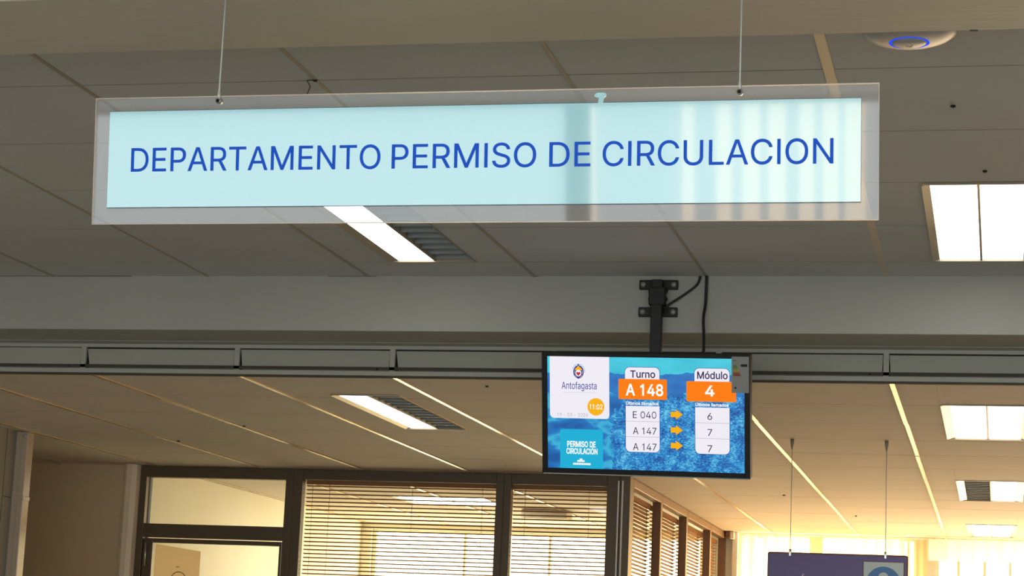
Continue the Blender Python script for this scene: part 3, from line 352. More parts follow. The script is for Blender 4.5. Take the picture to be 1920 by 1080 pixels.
tiled_ceiling('ceiling', XL, XR, YB, Y2A, H1, gx, [3.43 - 0.558 * k for k in range(1, 12)], [], 'tbar', 0.011, 0.002)
tiled_ceiling('ceiling', -6.6, XR, Y1B, YF + 0.02, H2, [-0.372 + 0.61 * k for k in range(-12, 9)], [8.158 + 0.591 * k for k in range(0, 13)], LAMPS_LOW,
    'tbar_low', 0.018, 0.005, gap=0.007, jig=0.0008, tile='tile_low',
    specks=[(-1.207, 12.19, 0.009), (-0.887, 13.575, 0.008), (-2.2, 8.6, 0.007), (-3.4, 9.2, 0.008), (-4.0, 9.9, 0.010), (-2.82, 9.75, 0.008), (-1.9, 7.75, 0.007)])
# hairline wire poking out between two tiles
# beams
mb = MB(); mb.box(XL, XR, Y2A, Y2B, ZB, H1 + 0.03, 'plaster', 0.004)
for k in range(12):                                  # chipped lower edge
    x = random.uniform(-0.06, 2.2); mb.box(x, x + random.uniform(0.006, 0.03), Y2B - 0.004, Y2B + 0.0012, ZB - 0.0008, ZB + random.uniform(0.001, 0.003), 'void')
struct(mb.build('ceiling_beam'))
mb = MB(); mb.box(XL, XR, Y1A, Y1B - 0.075, ZB, H1 + 0.03, 'beam', 0.003); mb.box(XL, XR, Y1B - 0.068, Y1B + 0.10, ZB - 0.001, H1 + 0.03, 'beam', 0.002)
struct(mb.build('ceiling_beam'))
# vent housing behind the second beam: rails and stiles, dark void behind
edges = [-4.06, -3.44, -2.815, -2.203, -1.588, -0.985, -0.391, 0.205]
mb = MB(); yv = Y1B
mb.box(XL, XR, yv, yv + 0.014, 2.762, ZB + 0.002, 'rail'); mb.box(XL, XR, yv - 0.004, yv + 0.014, 2.662, 2.680, 'rail', 0.002)
mb.box(XL, XR, yv + 0.05, yv + 0.055, 2.66, ZB, 'void')
for x in edges: mb.box(x - 0.010, x + 0.010, yv, yv + 0.014, 2.680, 2.762, 'rail')
mb.box(XL, XR, yv - 0.002, yv + 0.012, 2.655, 2.661, 'void')
mb.box(0.217, XR, yv + 0.006, yv + 0.012, 2.680, 2.762, 'rail'); mb.box(XL, -4.072, yv + 0.006, yv + 0.012, 2.680, 2.762, 'rail')
struct(mb.build('trim_1'))
# walls
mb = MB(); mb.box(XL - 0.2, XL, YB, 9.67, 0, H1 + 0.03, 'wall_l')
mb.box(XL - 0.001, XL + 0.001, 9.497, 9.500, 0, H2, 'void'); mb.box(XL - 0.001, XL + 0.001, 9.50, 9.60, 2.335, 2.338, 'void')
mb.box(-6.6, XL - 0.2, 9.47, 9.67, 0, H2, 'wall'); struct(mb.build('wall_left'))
mb = MB(); mb.box(-6.6, -4.835, 11.23, 11.35, 0, H2, 'panel'); mb.box(-6.8, -6.6, 9.47, 11.35, 0, H2, 'panel'); struct(mb.build('wall_recess'))
mb = MB(); mb.box(XR, XR + 0.2, YB, YF + 0.2, 0, H1 + 0.03, 'wall'); struct(mb.build('wall_right'))
mb = MB(); mb.box(-4.87, -4.70, 11.29, YF, 0, H2, 'cream'); struct(mb.build('wall_office'))
# white rounded upright where the recess wall meets the office front
mb = MB(); mb.prism([(-4.84, 11.24, 0), (-4.835, 11.195, 0), (-4.815, 11.18, 0), (-4.785, 11.18, 0), (-4.76, 11.195, 0), (-4.752, 11.24, 0)], (0, 0, H2), 'upright'); struct(mb.build('trim_2'))
# back wall behind the camera: tall daylight windows
BW = [(-4.6, -1.955), (-1.88, -1.50), (-0.42, 2.0), (2.15, 4.3)]
strips = [(-1.875, -1.845), (-1.44, -1.385), (-1.28, -1.21), (-1.16, -1.08), (-1.04, -0.96), (-0.90, -0.83), (-0.79, -0.72), (-0.69, -0.60)]  # added glow strips, spaced for the stripes reflected on the sign face
mb = MB(); wall_with_holes(mb, 'y', YB - 0.15, YB, XL - 0.2, XR + 0.2, 0, H1 + 0.03, [(BW[0][0], BW[0][1], 0.6, 2.96), (BW[1][0], BW[2][1], 0.6, 2.96), (BW[3][0], BW[3][1], 0.6, 2.96)], 'wall'); struct(mb.build('wall_back'))
for n, (a, b) in enumerate([BW[0], (BW[1][0], BW[2][1]), BW[3]]):
    w = empty('window_%d' % (n + 10), ((a + b) / 2, YB, 0.6)); struct(w); ox = (a + b) / 2
    mb = MB(); frame_bars(mb, 'y', -0.08, -0.02, a - ox, b - ox, 0, 2.36, 0.02, 0.02, 0.05, 0.02, 'white'); mb.build('window_frame', w)
    mb = MB()
    if n != 1: mb.box(a - ox, b - ox, -0.13, -0.125, 0, 2.36, 'back_pane')
    else:
        u = a
        for s0, s1 in strips + [(b, b)]:
            if s0 - u > 0.001: mb.box(u - ox, s0 - ox, -0.13, -0.125, 0, 2.36, 'back_pane')
            if s1 > s0: mb.box(s0 - ox, s1 - ox, -0.13, -0.125, 0, 2.36, 'back_warm')
            u = s1
    mb.build('window_pane', w)
# far wall with the sunlit windows
mb = MB()
FH = [(-4.62, -2.10, 0.9, 2.62), (-1.84, -0.50, 0.3, 2.655), (-0.45, 4.3, 0.3, 2.655)]
wall_with_holes(mb, 'y', YF, YF + 0.2, -4.87, XR + 0.2, 0, H2, FH, 'cream'); struct(mb.build('wall_far'))
mull = {0: [-3.9, -3.25, -2.65], 1: [-0.635], 2: [-0.285, -0.104, 0.072, 0.5, 1.0, 1.6, 2.2, 2.8, 3.4]}
for n, (a, b, z0, z1) in enumerate(FH):
    w = empty('window_%d' % (n + 5), ((a + b) / 2, YF, z0)); struct(w); ox = (a + b) / 2; h = z1 - z0
    mb = MB(); frame_bars(mb, 'y', 0.04, 0.10, a - ox, b - ox, 0, h, 0.03, 0.03, 0.03, 0.02, 'cream')
    for x in mull[n]: mb.box(x - 0.009 - ox, x + 0.009 - ox, 0.04, 0.10, 0.03, h - 0.02, 'cream', 0.003)
    mb.build('window_frame', w)
    mb = MB(); mb.box(a - ox, b - ox, 0.15, 0.155, 0, h, 'office_pane' if n == 0 else 'far_pane'); mb.build('window_pane', w)
# white jamb on the far wall
mb = MB(); mb.box(-1.885, -1.845, YF - 0.06, YF, 0, H2, 'white', 0.004); struct(mb.build('trim_3'))
def curtain(x0, x1, z0, z1, label, y=YF - 0.09, amp=0.018, per=0.085, lean=0.0, mat='curtain'):
    mb = MB(); n = max(8, int((x1 - x0) / per * 10)); prev = None; i = mb.mi(mat)
    for k in range(n + 1):
        t = k / n; x = x0 + (x1 - x0) * t
        yy = y + amp * math.sin(2 * math.pi * (x - x0) / per + 0.7 * math.sin(5 * x)) + 0.006 * math.sin(23 * x)
        a = mb.bm.verts.new((x + lean, yy, z0)); b = mb.bm.verts.new((x, y + (yy - y) * 0.5, z1))
        if prev: f = mb.bm.faces.new((prev[0], a, b, prev[1])); f.material_index = i; f.smooth = True
        prev = (a, b)
    o = mb.build('sheer_curtain'); return tag(o, label, 'curtain', None)
curtain(-1.83, -1.70, 0.12, 2.64, 'narrow pale yellow sheer curtain in the far corner next to the glazed office', lean=-0.05)
curtain(-1.655, -1.34, 0.12, 2.64, 'pale yellow sheer curtain over the left end of the purple sign')
curtain(-1.225, -0.655, 0.12, 2.64, 'wide pale yellow sheer curtain behind the hanging purple sign')
curtain(-1.325, -1.232, 0.12, 2.64, 'short-looking tan curtain strip showing just above the top edge of the purple sign', per=0.05, amp=0.01, mat='curtain_tan')  # pillar made of translucent fabric so the window behind brightens it
curtain(-0.592, -0.506, 0.12, 2.64, 'tan gathered curtain hanging right of the purple sign', per=0.05, amp=0.01, mat='curtain_tan')  # second pillar strip, likewise fabric added to glow from behind
curtain(-0.49, 4.3, 2.50, 2.65, 'short pale yellow sheer valance over the bright panes at far right', per=0.10)
# ---- glazed office front
struct_z = H2
d = empty('door_1', (-4.285, 11.23, 0)); struct(d); ox = -4.285
mb = MB(); frame_bars(mb, 'y', 0, 0.06, -4.752 - ox, -3.84 - ox, 0, H2 - 0.003, 0.040, 0.043, 0, 0.062, 'bronze')
mb.box(-4.712 - ox, -3.883 - ox, 0, 0.06, 2.262, 2.338, 'bronze', 0.003); mb.build('door_frame', d)
mb = MB(); mb.box(-4.712 - ox, -3.883 - ox, 0.028, 0.034, 2.338, 2.603, 'glass'); mb.build('transom_pane', d)
lf = MB(); frame_bars(lf, 'y', 0.008, 0.05, -4.704 - ox, -3.890 - ox, 0.01, 2.256, 0.052, 0.012, 0.12, 0.024, 'bronze'); leaf = lf.build('door_leaf', d)
mb = MB(); mb.box(-4.652 - ox, -3.902 - ox, 0.026, 0.032, 0.13, 2.232, 'glass'); mb.build('glass_pane', leaf)
mb = MB(); mb.tube([(-4.686 - ox, -0.006, 2.10), (-4.686 - ox, -0.006, 2.228)], 0.006, 'silver'); mb.build('door_hinge', leaf)
for n, (a, b, l, r) in enumerate([(-3.840, -2.634, 0.055, 0.042), (-2.634, -1.990, 0.042, 0.072)]):
    w = empty('window_%d' % (n + 1), ((a + b) / 2, 11.23, 0)); struct(w); ox = (a + b) / 2
    mb = MB(); frame_bars(mb, 'y', 0, 0.06, a - ox, b - ox, 0.0, H2 - 0.003, l, r, 0.95, 0.056, 'bronze'); mb.build('window_frame', w)
    mb = MB(); mb.box(a + l - ox, b - r - ox, 0.026, 0.032, 0.95, H2 - 0.058, 'glass'); mb.build('glass_pane', w)
# corner post with pale gasket strips
mb = MB(); mb.box(-1.990, -1.934, 11.225, 11.345, 0, H2 - 0.003, 'bronze', 0.003); mb.box(-2.000, -1.992, 11.213, 11.232, 0, H2 - 0.03, 'white'); mb.box(-1.978, -1.970, 11.213, 11.232, 0, H2 - 0.03, 'white'); struct(mb.build('trim_4'))
# side of the office running back
posts = [11.345, 12.30, 12.355, 13.36, 13.42, 14.50, 14.555, 15.22, 15.28]
for n, (a, b) in enumerate([(11.345, 12.36), (12.36, 13.42), (13.42, 14.56), (14.56, 15.38)]):
    w = empty('window_%d' % (n + 20), (-1.96, (a + b) / 2, 0)); struct(w); oy = (a + b) / 2
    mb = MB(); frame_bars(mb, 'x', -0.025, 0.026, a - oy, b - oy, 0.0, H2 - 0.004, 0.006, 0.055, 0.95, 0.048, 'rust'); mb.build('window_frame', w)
    mb = MB(); mb.box(-0.024, -0.018, a + 0.006 - oy, b - 0.055 - oy, 0.95, H2 - 0.052, 'glass'); mb.build('glass_pane', w)

# ================================================================ lamps
def lamp(H, ext, bays, label, side_l=0.02, side_r=0.02, alu=False, blades=12, mat='bay'):
    x0, x1, y0, y1 = ext; cx, cy = (x0 + x1) / 2, (y0 + y1) / 2
    t = empty('ceiling_light', (cx, cy, H)); tag(t, label, 'ceiling light', 'recessed fluorescent ceiling lights')
    hx, hy = (x1 - x0) / 2, (y1 - y0) / 2; fm = 'alu' if alu else 'lframe'
    mb = MB()
    mb.box(-hx, hx, -hy, -hy + 0.008, -0.003, 0.06, 'lframe'); mb.box(-hx, hx, hy - 0.008, hy, -0.004, 0.06, 'lframe')
    mb.box(-hx, hx, -hy, hy, 0.06, 0.066, 'lframe'); mb.build('frame', t)
    for s, wd in ((-1, side_l), (1, side_r)):
        mb = MB(); xo = s * hx; xi = s * (hx - wd)
        mb.prism([(xo, -hy + 0.012, -0.005), (xo, -hy + 0.012, 0.06), (xi, -hy + 0.012, 0.05), (xi, -hy + 0.012, 0.002)], (0, 2 * hy - 0.024, 0), fm); mb.build('side_reflector', t)
    a, b = -hx + side_l, hx - side_r; md = (a + b) / 2
    mb = MB(); mb.box(md - 0.003, md + 0.003, -hy + 0.008, hy - 0.008, -0.001, 0.058, 'lframe'); mb.build('spine', t)
    for k, lit in enumerate(bays):
        u0, u1 = ((a, md - 0.003), (md + 0.003, b))[k]
        if lit:
            mb = MB(); mb.box(u0 + 0.001, u1 - 0.001, -hy + 0.008, hy - 0.008, 0.002, 0.006, mat); mb.build('lit_bay', t)
        else:                                        # dark bay: one sheet folded into cross louvres
            mb = MB(); pr = [(-hy + 0.013, 0.05)]; n = blades; pt = (2 * hy - 0.026) / n
            for q in range(n):
                y = -hy + 0.013 + q * pt; pr += [(y + 0.001, 0.030), (y + pt * 0.80, 0.022), (y + pt * 0.84, 0.003), (y + pt * 0.90, 0.003), (y + pt * 0.94, 0.030)]
            pr += [(hy - 0.013, 0.05)]
            mb.prism([(u0 + 0.001, y, z) for y, z in pr], (u1 - u0 - 0.002, 0, 0), 'louv'); mb.build('louvre', t)
    return t
lamp(H1, LAMPS_NEAR[0], (1, 0), 'half-lit recessed ceiling light just under the lower edge of the pale blue sign', 0.030, 0.010)
lamp(H1, LAMPS_NEAR[1], (1, 1), 'largest fully lit recessed ceiling light, high at the right edge', 0.022, 0.012)
lamp(H2, LAMPS_LOW[0], (1, 0), 'half-lit recessed ceiling light on the lower ceiling left of the monitor', 0.022, 0.014, True)
lamp(H2, LAMPS_LOW[1], (1, 1), 'fully lit recessed ceiling light on the lower ceiling, first beyond the vent row', 0.034, 0.030, True)
lamp(H2, LAMPS_LOW[2], (0, 1), 'right-hand recessed ceiling light with a dark grey left bay and lit right bay', 0.040, 0.040, True)
lamp(H2, LAMPS_LOW[3], (1, 1), 'smallest lit recessed ceiling light, farthest back by the bright windows', 0.034, 0.034, True)
# the rest of the row of lamps along the hall, and those in the office
lamp(H2, (-3.75, -3.15, 12.9, 13.5), (1, 1), 'bright square lamp inside the office seen through the blinds', 0.02, 0.02, True, 6, 'office_bay')
mb = MB(); mb.box(-3.09, -2.78, 13.7, 13.9, H2 - 0.06, H2 - 0.001, 'cream', 0.01); tag(mb.build('ceiling_speaker'), 'small pale unlit box under the office ceiling behind the narrow blind', 'ceiling box')  # unlit batten lamp standing in for an unclear fitting

# ================================================================ vent flaps
vl = ['dark-gapped grey vent flap at the left edge under the beam', 'long grey vent flap second from the left, above the left wall end',
      'grey vent flap above the half-lit lamp of the lower ceiling', 'grey vent flap just left of the monitor top, partly behind it', 'grey vent flap straight behind the monitor pole',
      'grey vent flap right of the monitor above the first bright ceiling bar', 'grey vent flap at the right edge above the bright ceiling bar', '', '']
for k in range(len(edges) - 1):
    if k > 6: break
    a, b = edges[k] + 0.010, edges[k + 1] - 0.010
    mb = MB(); g = 0.006
    w1 = (0.006, 0.017, 0.013, 0.015, 0.006, 0.005, 0.006)[k]; tp = (2.760, 2.756, 2.758, 2.757, 2.757, 2.758, 2.757)[k]
    pts = [(a + 0.001, Y1B + 0.012, tp), (b - 0.002, Y1B + 0.010, tp), (b - 0.004, Y1B + 0.003, 2.682), (a + w1, Y1B + 0.004, 2.682)]
    mb.prism(pts, (0, 0.004, 0), 'flap'); mb.box(b - 0.05, b - 0.044, Y1B + 0.0, Y1B + 0.006, 2.684, 2.690, 'void')
    tag(mb.build('vent_flap'), vl[k], 'vent flap', 'vent flaps in the row behind the beam')

# ================================================================ the big hanging sign
t = empty('hanging_sign', (-0.900, 3.47, 2.479), (R(6), 0, 0))
tag(t, 'long pale blue sign in a clear acrylic border reading DEPARTAMENTO PERMISO DE CIRCULACION', 'sign')
hw, hh = 0.7033, 0.1154
mb = MB(); mb.box(-hw, hw, -0.001, 0.004, -hh, hh, 'acryl', 0.0); pan = mb.build('acrylic_panel', t)
mb = MB()
for z in (-hh, hh - 0.0014): mb.box(-hw, hw, -0.0012, 0.0042, z, z + 0.0014, 'acryl_edge')
for x in (-hw, hw - 0.0012): mb.box(x, x + 0.0012, -0.0012, 0.0042, -hh + 0.0014, hh - 0.0014, 'acryl_edge')
mb.build('polished_edge', pan)
mb = MB(); mb.box(-0.6738, 0.6735, -0.0036, -0.0014, -0.0848, 0.0897, 'signface'); mb.box(-0.6748, 0.6738, -0.0015, -0.0010, -0.0858, 0.0910, 'rim'); face = mb.build('face_panel', t); face['label'] = 'pale cyan glossy face'
for wd, xa, xb in (('DEPARTAMENTO', -0.6295, -0.161), ('PERMISO', -0.140, 0.119), ('DE', 0.1425, 0.2145), ('CIRCULACION', 0.236, 0.628)):
    mb = MB(); add_text(mb, wd, xa, xb, -0.0200, 0.0425, -0.0040, 'blue', 0.004, 0.0002); o = mb.build('lettering', face); o['label'] = 'blue capitals reading ' + wd
drip = [(0.226, 0.0898), (0.235, 0.0898), (0.2365, 0.098), (0.2405, 0.1015), (0.2405, 0.1055), (0.236, 0.1075), (0.225, 0.1075), (0.2205, 0.105), (0.2195, 0.1015), (0.223, 0.0995), (0.2275, 0.0985)]
mb = MB(); mb.prism([(x, -0.0016, z) for x, z in drip], (0, -0.0012, 0), 'signface'); mb.build('adhesive_drip', t)
for k, (x, z) in enumerate(((-0.465, 0.1055), (0.470, 0.1035))):
    mb = MB(); mb.tube([(x, -0.008, z), (x, 0.006, z)], 0.0052, 'silver', 12); mb.tube([(x, -0.0095, z), (x, -0.0081, z)], 0.0030, 'black', 10); mb.build('stud', t)
    mb = MB(); Ri = Matrix.Rotation(R(-6), 3, 'X')
    p0 = Vector((x, -0.0048, z + 0.003)); up = Ri @ Vector((0.0, 0, 1)); L = (2.776 - 2.479) - (z + 0.003)
    mb.tube([p0, p0 + up * 0.02, p0 + up * (L + 0.004)], [0.0014, 0.0016, 0.0016], 'wire', 8); mb.tube([p0 + up * 0.002, p0 + up * 0.014], 0.0028, 'wire', 8); mb.build('hanging_wire', t)

# ================================================================ monitor on its ceiling pole
t = empty('monitor', (-1.1648, 7.0, 2.471), (R(12.761), R(0.9627), R(-4.2467)))
t.rotation_mode = 'QUATERNION'
_q = (Matrix.Rotation(R(-4.2467), 3, 'Z') @ Matrix.Rotation(R(12.761), 3, 'X') @ Matrix.Rotation(R(0.9627), 3, 'Y')).to_quaternion(); t.rotation_quaternion = _q
tag(t, 'black flat monitor showing turn numbers on a blue city screen, hung from a pole', 'monitor')
bw, bh = 0.3594, 0.2076
mb = MB(); mb.box(-bw, bw, 0.006, 0.038, -bh, bh, 'black', 0.004); mb.box(-0.22, 0.22, 0.036, 0.060, -0.15, 0.12, 'black', 0.01); mb.build('back_shell', t)
mb = MB(); mb.box(-0.04, 0.04, 0.058, 0.105, 0.02, 0.11, 'blackmetal', 0.003); mb.build('mounting_arm', t)
mb = MB(); frame_bars(mb, 'y', -0.006, 0.008, -bw, bw, -bh, bh, 0.019, 0.019, 0.019, 0.015, 'black', 0.002); bz = mb.build('bezel', t)
mb = MB(); mb.box(-bw + 0.004, bw - 0.004, -0.0072, -0.004, -bh - 0.0015, -bh + 0.0022, 'boltgrey'); mb.build('bottom_strip', bz)
# ---- the picture on the screen
def city_material():
    m = pbr('city_screen', (0.01, 0.01, 0.01), 0.3); nt = m.node_tree; b = nt.nodes['Principled BSDF']; N = nt.nodes.new; K = nt.links.new
    tc = N('ShaderNodeTexCoord'); sp = N('ShaderNodeSeparateXYZ'); K(tc.outputs['Object'], sp.inputs[0])
    def noise(scale, detail, vec=None, stretch=None):
        n = N('ShaderNodeTexNoise'); n.inputs['Scale'].default_value = scale; n.inputs['Detail'].default_value = detail
        if stretch:
            mp = N('ShaderNodeMapping'); mp.inputs['Scale'].default_value = stretch; K(tc.outputs['Object'], mp.inputs['Vector']); K(mp.outputs['Vector'], n.inputs['Vector'])
        else: K(tc.outputs['Object'], n.inputs['Vector'])
        return n
    def ramp(src, stops):
        r = N('ShaderNodeValToRGB'); e = r.color_ramp.elements
        while len(e) < len(stops): e.new(0.5)
        for k, (p, c) in enumerate(stops): e[k].position = p; e[k].color = (*lin(c), 1)
        K(src, r.inputs['Fac']); return r
    def math_(op, a, bv):
        n = N('ShaderNodeMath'); n.operation = op
        for q, v in enumerate((a, bv)):
            if isinstance(v, (int, float)): n.inputs[q].default_value = v
            else: K(v, n.inputs[q])
        return n.outputs[0]
    def mix(f, a, c):
        n = N('ShaderNodeMix'); n.data_type = 'RGBA'
        K(f, n.inputs[0]); K(a, n.inputs[6]); K(c, n.inputs[7]); return n.outputs[2]
    n1 = noise(9, 8)
    vor = N('ShaderNodeTexVoronoi'); vor.inputs['Scale'].default_value = 170; vor.distance = 'CHEBYCHEV'; mp = N('ShaderNodeMapping'); mp.inputs['Scale'].default_value = (1, 1, 1.7); mp.inputs['Rotation'].default_value = (0, 0.5, 0)
    K(tc.outputs['Object'], mp.inputs['Vector']); K(mp.outputs['Vector'], vor.inputs['Vector'])
    sc = N('ShaderNodeSeparateColor'); K(vor.outputs['Color'], sc.inputs[0])
    n3 = noise(22, 8)
    n5 = noise(120, 6, stretch=(1, 1, 1.6))
    town = math_('ADD', math_('MULTIPLY', sc.outputs[0], 0.14), math_('ADD', math_('MULTIPLY', n3.outputs['Fac'], 0.46), math_('MULTIPLY', n5.outputs['Fac'], 0.40)))
    town_c = ramp(town, [(0.38, (6, 66, 142)), (0.46, (14, 106, 182)), (0.53, (34, 144, 206)), (0.62, (104, 194, 224))])
    n4 = noise(7, 4, stretch=(1, 1, 2.2))
    bay_c = ramp(n4.outputs['Fac'], [(0.36, (8, 82, 156)), (0.49, (18, 116, 190)), (0.55, (56, 178, 214)), (0.64, (22, 128, 194))])
    # coast: sea on the left, town on the right
    f_town = math_('GREATER_THAN', math_('ADD', sp.outputs[0], math_('MULTIPLY', n1.outputs['Fac'], 0.30)), 0.04)
    ground = mix(f_town, bay_c.outputs[0], town_c.outputs[0])
    hill = ramp(noise(16, 5, stretch=(1, 1, 3)).outputs['Fac'], [(0.3, (20, 92, 172)), (0.7, (34, 122, 196))])
    ridge = math_('ADD', sp.outputs[2], math_('MULTIPLY', noise(10, 5, stretch=(1, 1, 0.01)).outputs['Fac'], -0.05))
    land = mix(math_('GREATER_THAN', ridge, 0.045), ground, hill.outputs[0])
    sky = ramp(noise(5, 2, stretch=(1, 1, 4)).outputs['Fac'], [(0.3, (44, 180, 206)), (0.7, (70, 204, 222))])
    col = mix(math_('GREATER_THAN', ridge, 0.112), land, sky.outputs[0])
    K(col, b.inputs['Emission Color']); b.inputs['Emission Strength'].default_value = 0.95
    return m
M['city'] = city_material()
M['s_white'] = scr('screen_white', (238, 234, 244)); M['s_orange'] = scr('screen_orange', (255, 122, 10), 1.0); M['s_amber'] = scr('screen_amber', (240, 172, 18), 1.0)
M['s_dark'] = scr('screen_dark_violet', (52, 34, 76)); M['s_navy'] = scr('screen_navy', (42, 66, 150)); M['s_text'] = scr('screen_text_white', (255, 252, 250), 1.0)
M['s_grey'] = scr('screen_grey', (170, 166, 180)); M['s_line'] = scr('screen_line', (186, 180, 200)); M['s_cyan'] = scr('screen_cyan', (30, 174, 212)); M['s_red'] = scr('screen_red', (190, 40, 40)); M['s_rim'] = scr('screen_blue_rim', (20, 80, 160))
mb = MB(); sx0, sx1, sz0, sz1 = -0.342, 0.342, -0.190, 0.1935
mb.box(sx0, sx1, -0.0005, 0.004, sz0, sz1, 'city')
Ls = [-0.0010]
def plate(pts, m, lvl): mb.prism([(x, -0.0007 - 0.0004 * lvl, z) for x, z in pts], (0, -0.00025, 0), m)
def txt(s_, x0, x1, zb, cap, m, lvl, bold=0.0, track=0): add_text(mb, s_, x0, x1, zb, cap, -0.0009 - 0.0004 * lvl, m, bold, 0.0001, track)
plate(rrect(-0.332, -0.123, -0.018, 0.1935, 0.014, (1, 1, 0, 0)), 's_white', 0)
# municipal crest: dotted blue ring, blue and gold shield, red heart
for k in range(12):
    a = 2 * math.pi * k / 26; plate(disc(-0.2305 + 0.0225 * math.cos(a), 0.1405 + 0.0262 * math.sin(a), 0.0015, 0.0015, 8), 's_navy' if k % 2 else 's_cyan', 1)
plate(disc(-0.2305, 0.1405, 0.0185, 0.0225), 's_navy', 1); plate(disc(-0.2305, 0.1385, 0.0150, 0.0190), 's_amber', 2)
plate([(-0.2305, 0.116), (-0.2165, 0.131), (-0.2180, 0.148), (-0.2305, 0.142), (-0.2430, 0.148), (-0.2445, 0.131)], 's_navy', 3)
plate(disc(-0.2305, 0.1365, 0.0105, 0.0115), 's_white', 4); plate([(-0.2305, 0.127), (-0.2230, 0.135), (-0.2240, 0.1395), (-0.2270, 0.1405), (-0.2305, 0.138), (-0.2340, 0.1405), (-0.2370, 0.1395), (-0.2380, 0.135)], 's_red', 5)
plate(disc(-0.2305, 0.1545, 0.0040, 0.0075, 14), 's_amber', 4); plate(disc(-0.2305, 0.164, 0.003, 0.003, 10), 's_navy', 4)
txt('Antofagasta', -0.290, -0.167, 0.082, 0.0235, 's_navy', 1, 0.006)
for k in range(30): plate([(-0.287 + 0.004 * k, 0.0700), (-0.2845 + 0.004 * k, 0.0700), (-0.2845 + 0.004 * k, 0.0712), (-0.287 + 0.004 * k, 0.0712)], 's_line', 1)
plate(disc(-0.170, 0.0225, 0.0295, 0.0295, 40), 's_amber', 1); txt('11:02', -0.192, -0.147, 0.0145, 0.0165, 's_text', 2, 0.02)
txt('19 - 03 - 2026', -0.306, -0.198, -0.0115, 0.0115, 's_grey', 1)
plate(rrect(-0.297, -0.146, sz0, -0.055, 0.008, (0, 0, 1, 1)), 's_cyan', 0)
txt('PERMISO DE', -0.271, -0.172, -0.115, 0.0185, 's_text', 1, 0.042); txt('CIRCULACIÓN', -0.274, -0.166, -0.139, 0.0185, 's_text', 1, 0.042)
for k, (a, b, z) in enumerate([(-0.236, -0.213, -0.1665), (-0.251, -0.191, -0.1765), (-0.228, -0.219, -0.1615)]):
    q = a
    while q < b - 0.001: plate([(q, z), (q + 0.0042, z), (q + 0.0042, z + 0.0065), (q, z + 0.0065)], 's_text', 1); q += 0.0052
for (x0, x1, title, ts, ox0, ox1, oz0, oz1, big, bx, rows, rx) in [
    (-0.068, 0.051, 'Turno', (-0.049, 0.036), -0.0905, 0.0765, 0.051, 0.1195, 'A 148', (-0.064, 0.063), ('E 040', 'A 147', 'A 147'), (-0.041, 0.040)),
    (0.171, 0.2895, 'Módulo', (0.181, 0.283), 0.1435, 0.3115, 0.048, 0.1155, '4', (0.2085, 0.2375), ('6', '7', '7'), (0.215, 0.2305))]:
    plate(rrect(x0 - 0.0015, x1 + 0.0015, 0.112, 0.1605, 0.017, (0, 0, 1, 1)), 's_rim', 0); plate(rrect(x0, x1, 0.112, 0.159, 0.016, (0, 0, 1, 1)), 's_white', 1)
    txt(title, *ts, 0.1245, 0.0235, 's_dark', 2, 0.028)
    plate(rrect(ox0, ox1, oz0, oz1, 0.003), 's_orange', 2); txt(big, *bx, 0.0645 if len(big) > 1 else 0.067, 0.0375 if len(big) > 1 else 0.034, 's_text', 3, 0.034)
    txt('Últimos llamados', x0 + 0.003, x1 - 0.003, 0.0325, 0.0098, 's_text', 1, 0.03)
    plate(rrect(x0 + 0.0005, x1 + 0.0015, -0.1285, 0.0285, 0.017, (1, 1, 0, 0)), 's_rim', 0); plate(rrect(x0 + 0.002, x1, -0.127, 0.0285, 0.016, (1, 1, 0, 0)), 's_white', 1)
    for z in (-0.0235, -0.0755): plate([(x0 + 0.002, z - 0.0008), (x1, z - 0.0008), (x1, z + 0.0008), (x0 + 0.002, z + 0.0008)], 's_line', 2)
    for k, s_ in enumerate(rows): txt(s_, *rx, -0.0125 - 0.0540 * k, 0.0228, 's_dark', 2, 0.004)
for k in range(3):
    z = 0.0025 - 0.0523 * k; A = [(0.089, z - 0.009), (0.107, z - 0.009), (0.107, z - 0.017), (0.131, z), (0.107, z + 0.017), (0.107, z + 0.009), (0.089, z + 0.009)]
    c = (0.108, z); plate([(c[0] + (x - c[0]) * 1.06, c[1] + (q - c[1]) * 1.09) for x, q in A], 's_rim', 1); plate(A, 's_amber', 2)
o = mb.build('screen', t); o['label'] = 'lit screen with white, orange and cyan boxes over a blue city view'
# energy sticker hanging on the top right corner
M['stick'] = pbr('sticker_grey', (0.30, 0.30, 0.27), 0.6); M['st_g'] = pbr('sticker_green', lin((90, 128, 52)), 0.6); M['st_y'] = pbr('sticker_yellow', lin((176, 150, 48)), 0.6); M['st_r'] = pbr('sticker_red', lin((150, 62, 48)), 0.6)
mb = MB(); mb.box(0.2985, 0.3565, -0.0095, -0.0075, 0.080, 0.2005, 'stick')
for k in range(6):
    f0, f1 = k / 6, (k + 1) / 6; za, zc = 0.1725 - 0.0375 * f0, 0.1725 - 0.0375 * f1 + 0.001; xr0 = 0.3140 + 0.016 * f0; xr1 = 0.3140 + 0.016 * f1
    mb.prism([(0.3035, -0.0096, zc), (xr1, -0.0096, zc), (xr0, -0.0096, za), (0.3045, -0.0096, za)], (0, -0.0003, 0), ('st_g', 'st_g', 'st_y', 'st_y', 'st_r', 'st_r')[k])
mb.prism([(0.328, -0.0096, 0.171), (0.332, -0.0096, 0.167), (0.351, -0.0096, 0.167), (0.351, -0.0096, 0.1755), (0.332, -0.0096, 0.1755)], (0, -0.0003, 0), 'black')
mb.box(0.302, 0.314, -0.0099, -0.0094, 0.187, 0.1885, 'ink'); mb.box(0.308, 0.3145, -0.0099, -0.0094, 0.094, 0.0995, 'black'); mb.box(0.334, 0.341, -0.0099, -0.0094, 0.115, 0.121, 'boltgrey')
mb.box(0.301, 0.354, -0.0099, -0.0094, 0.1265, 0.1275, 'boltgrey')
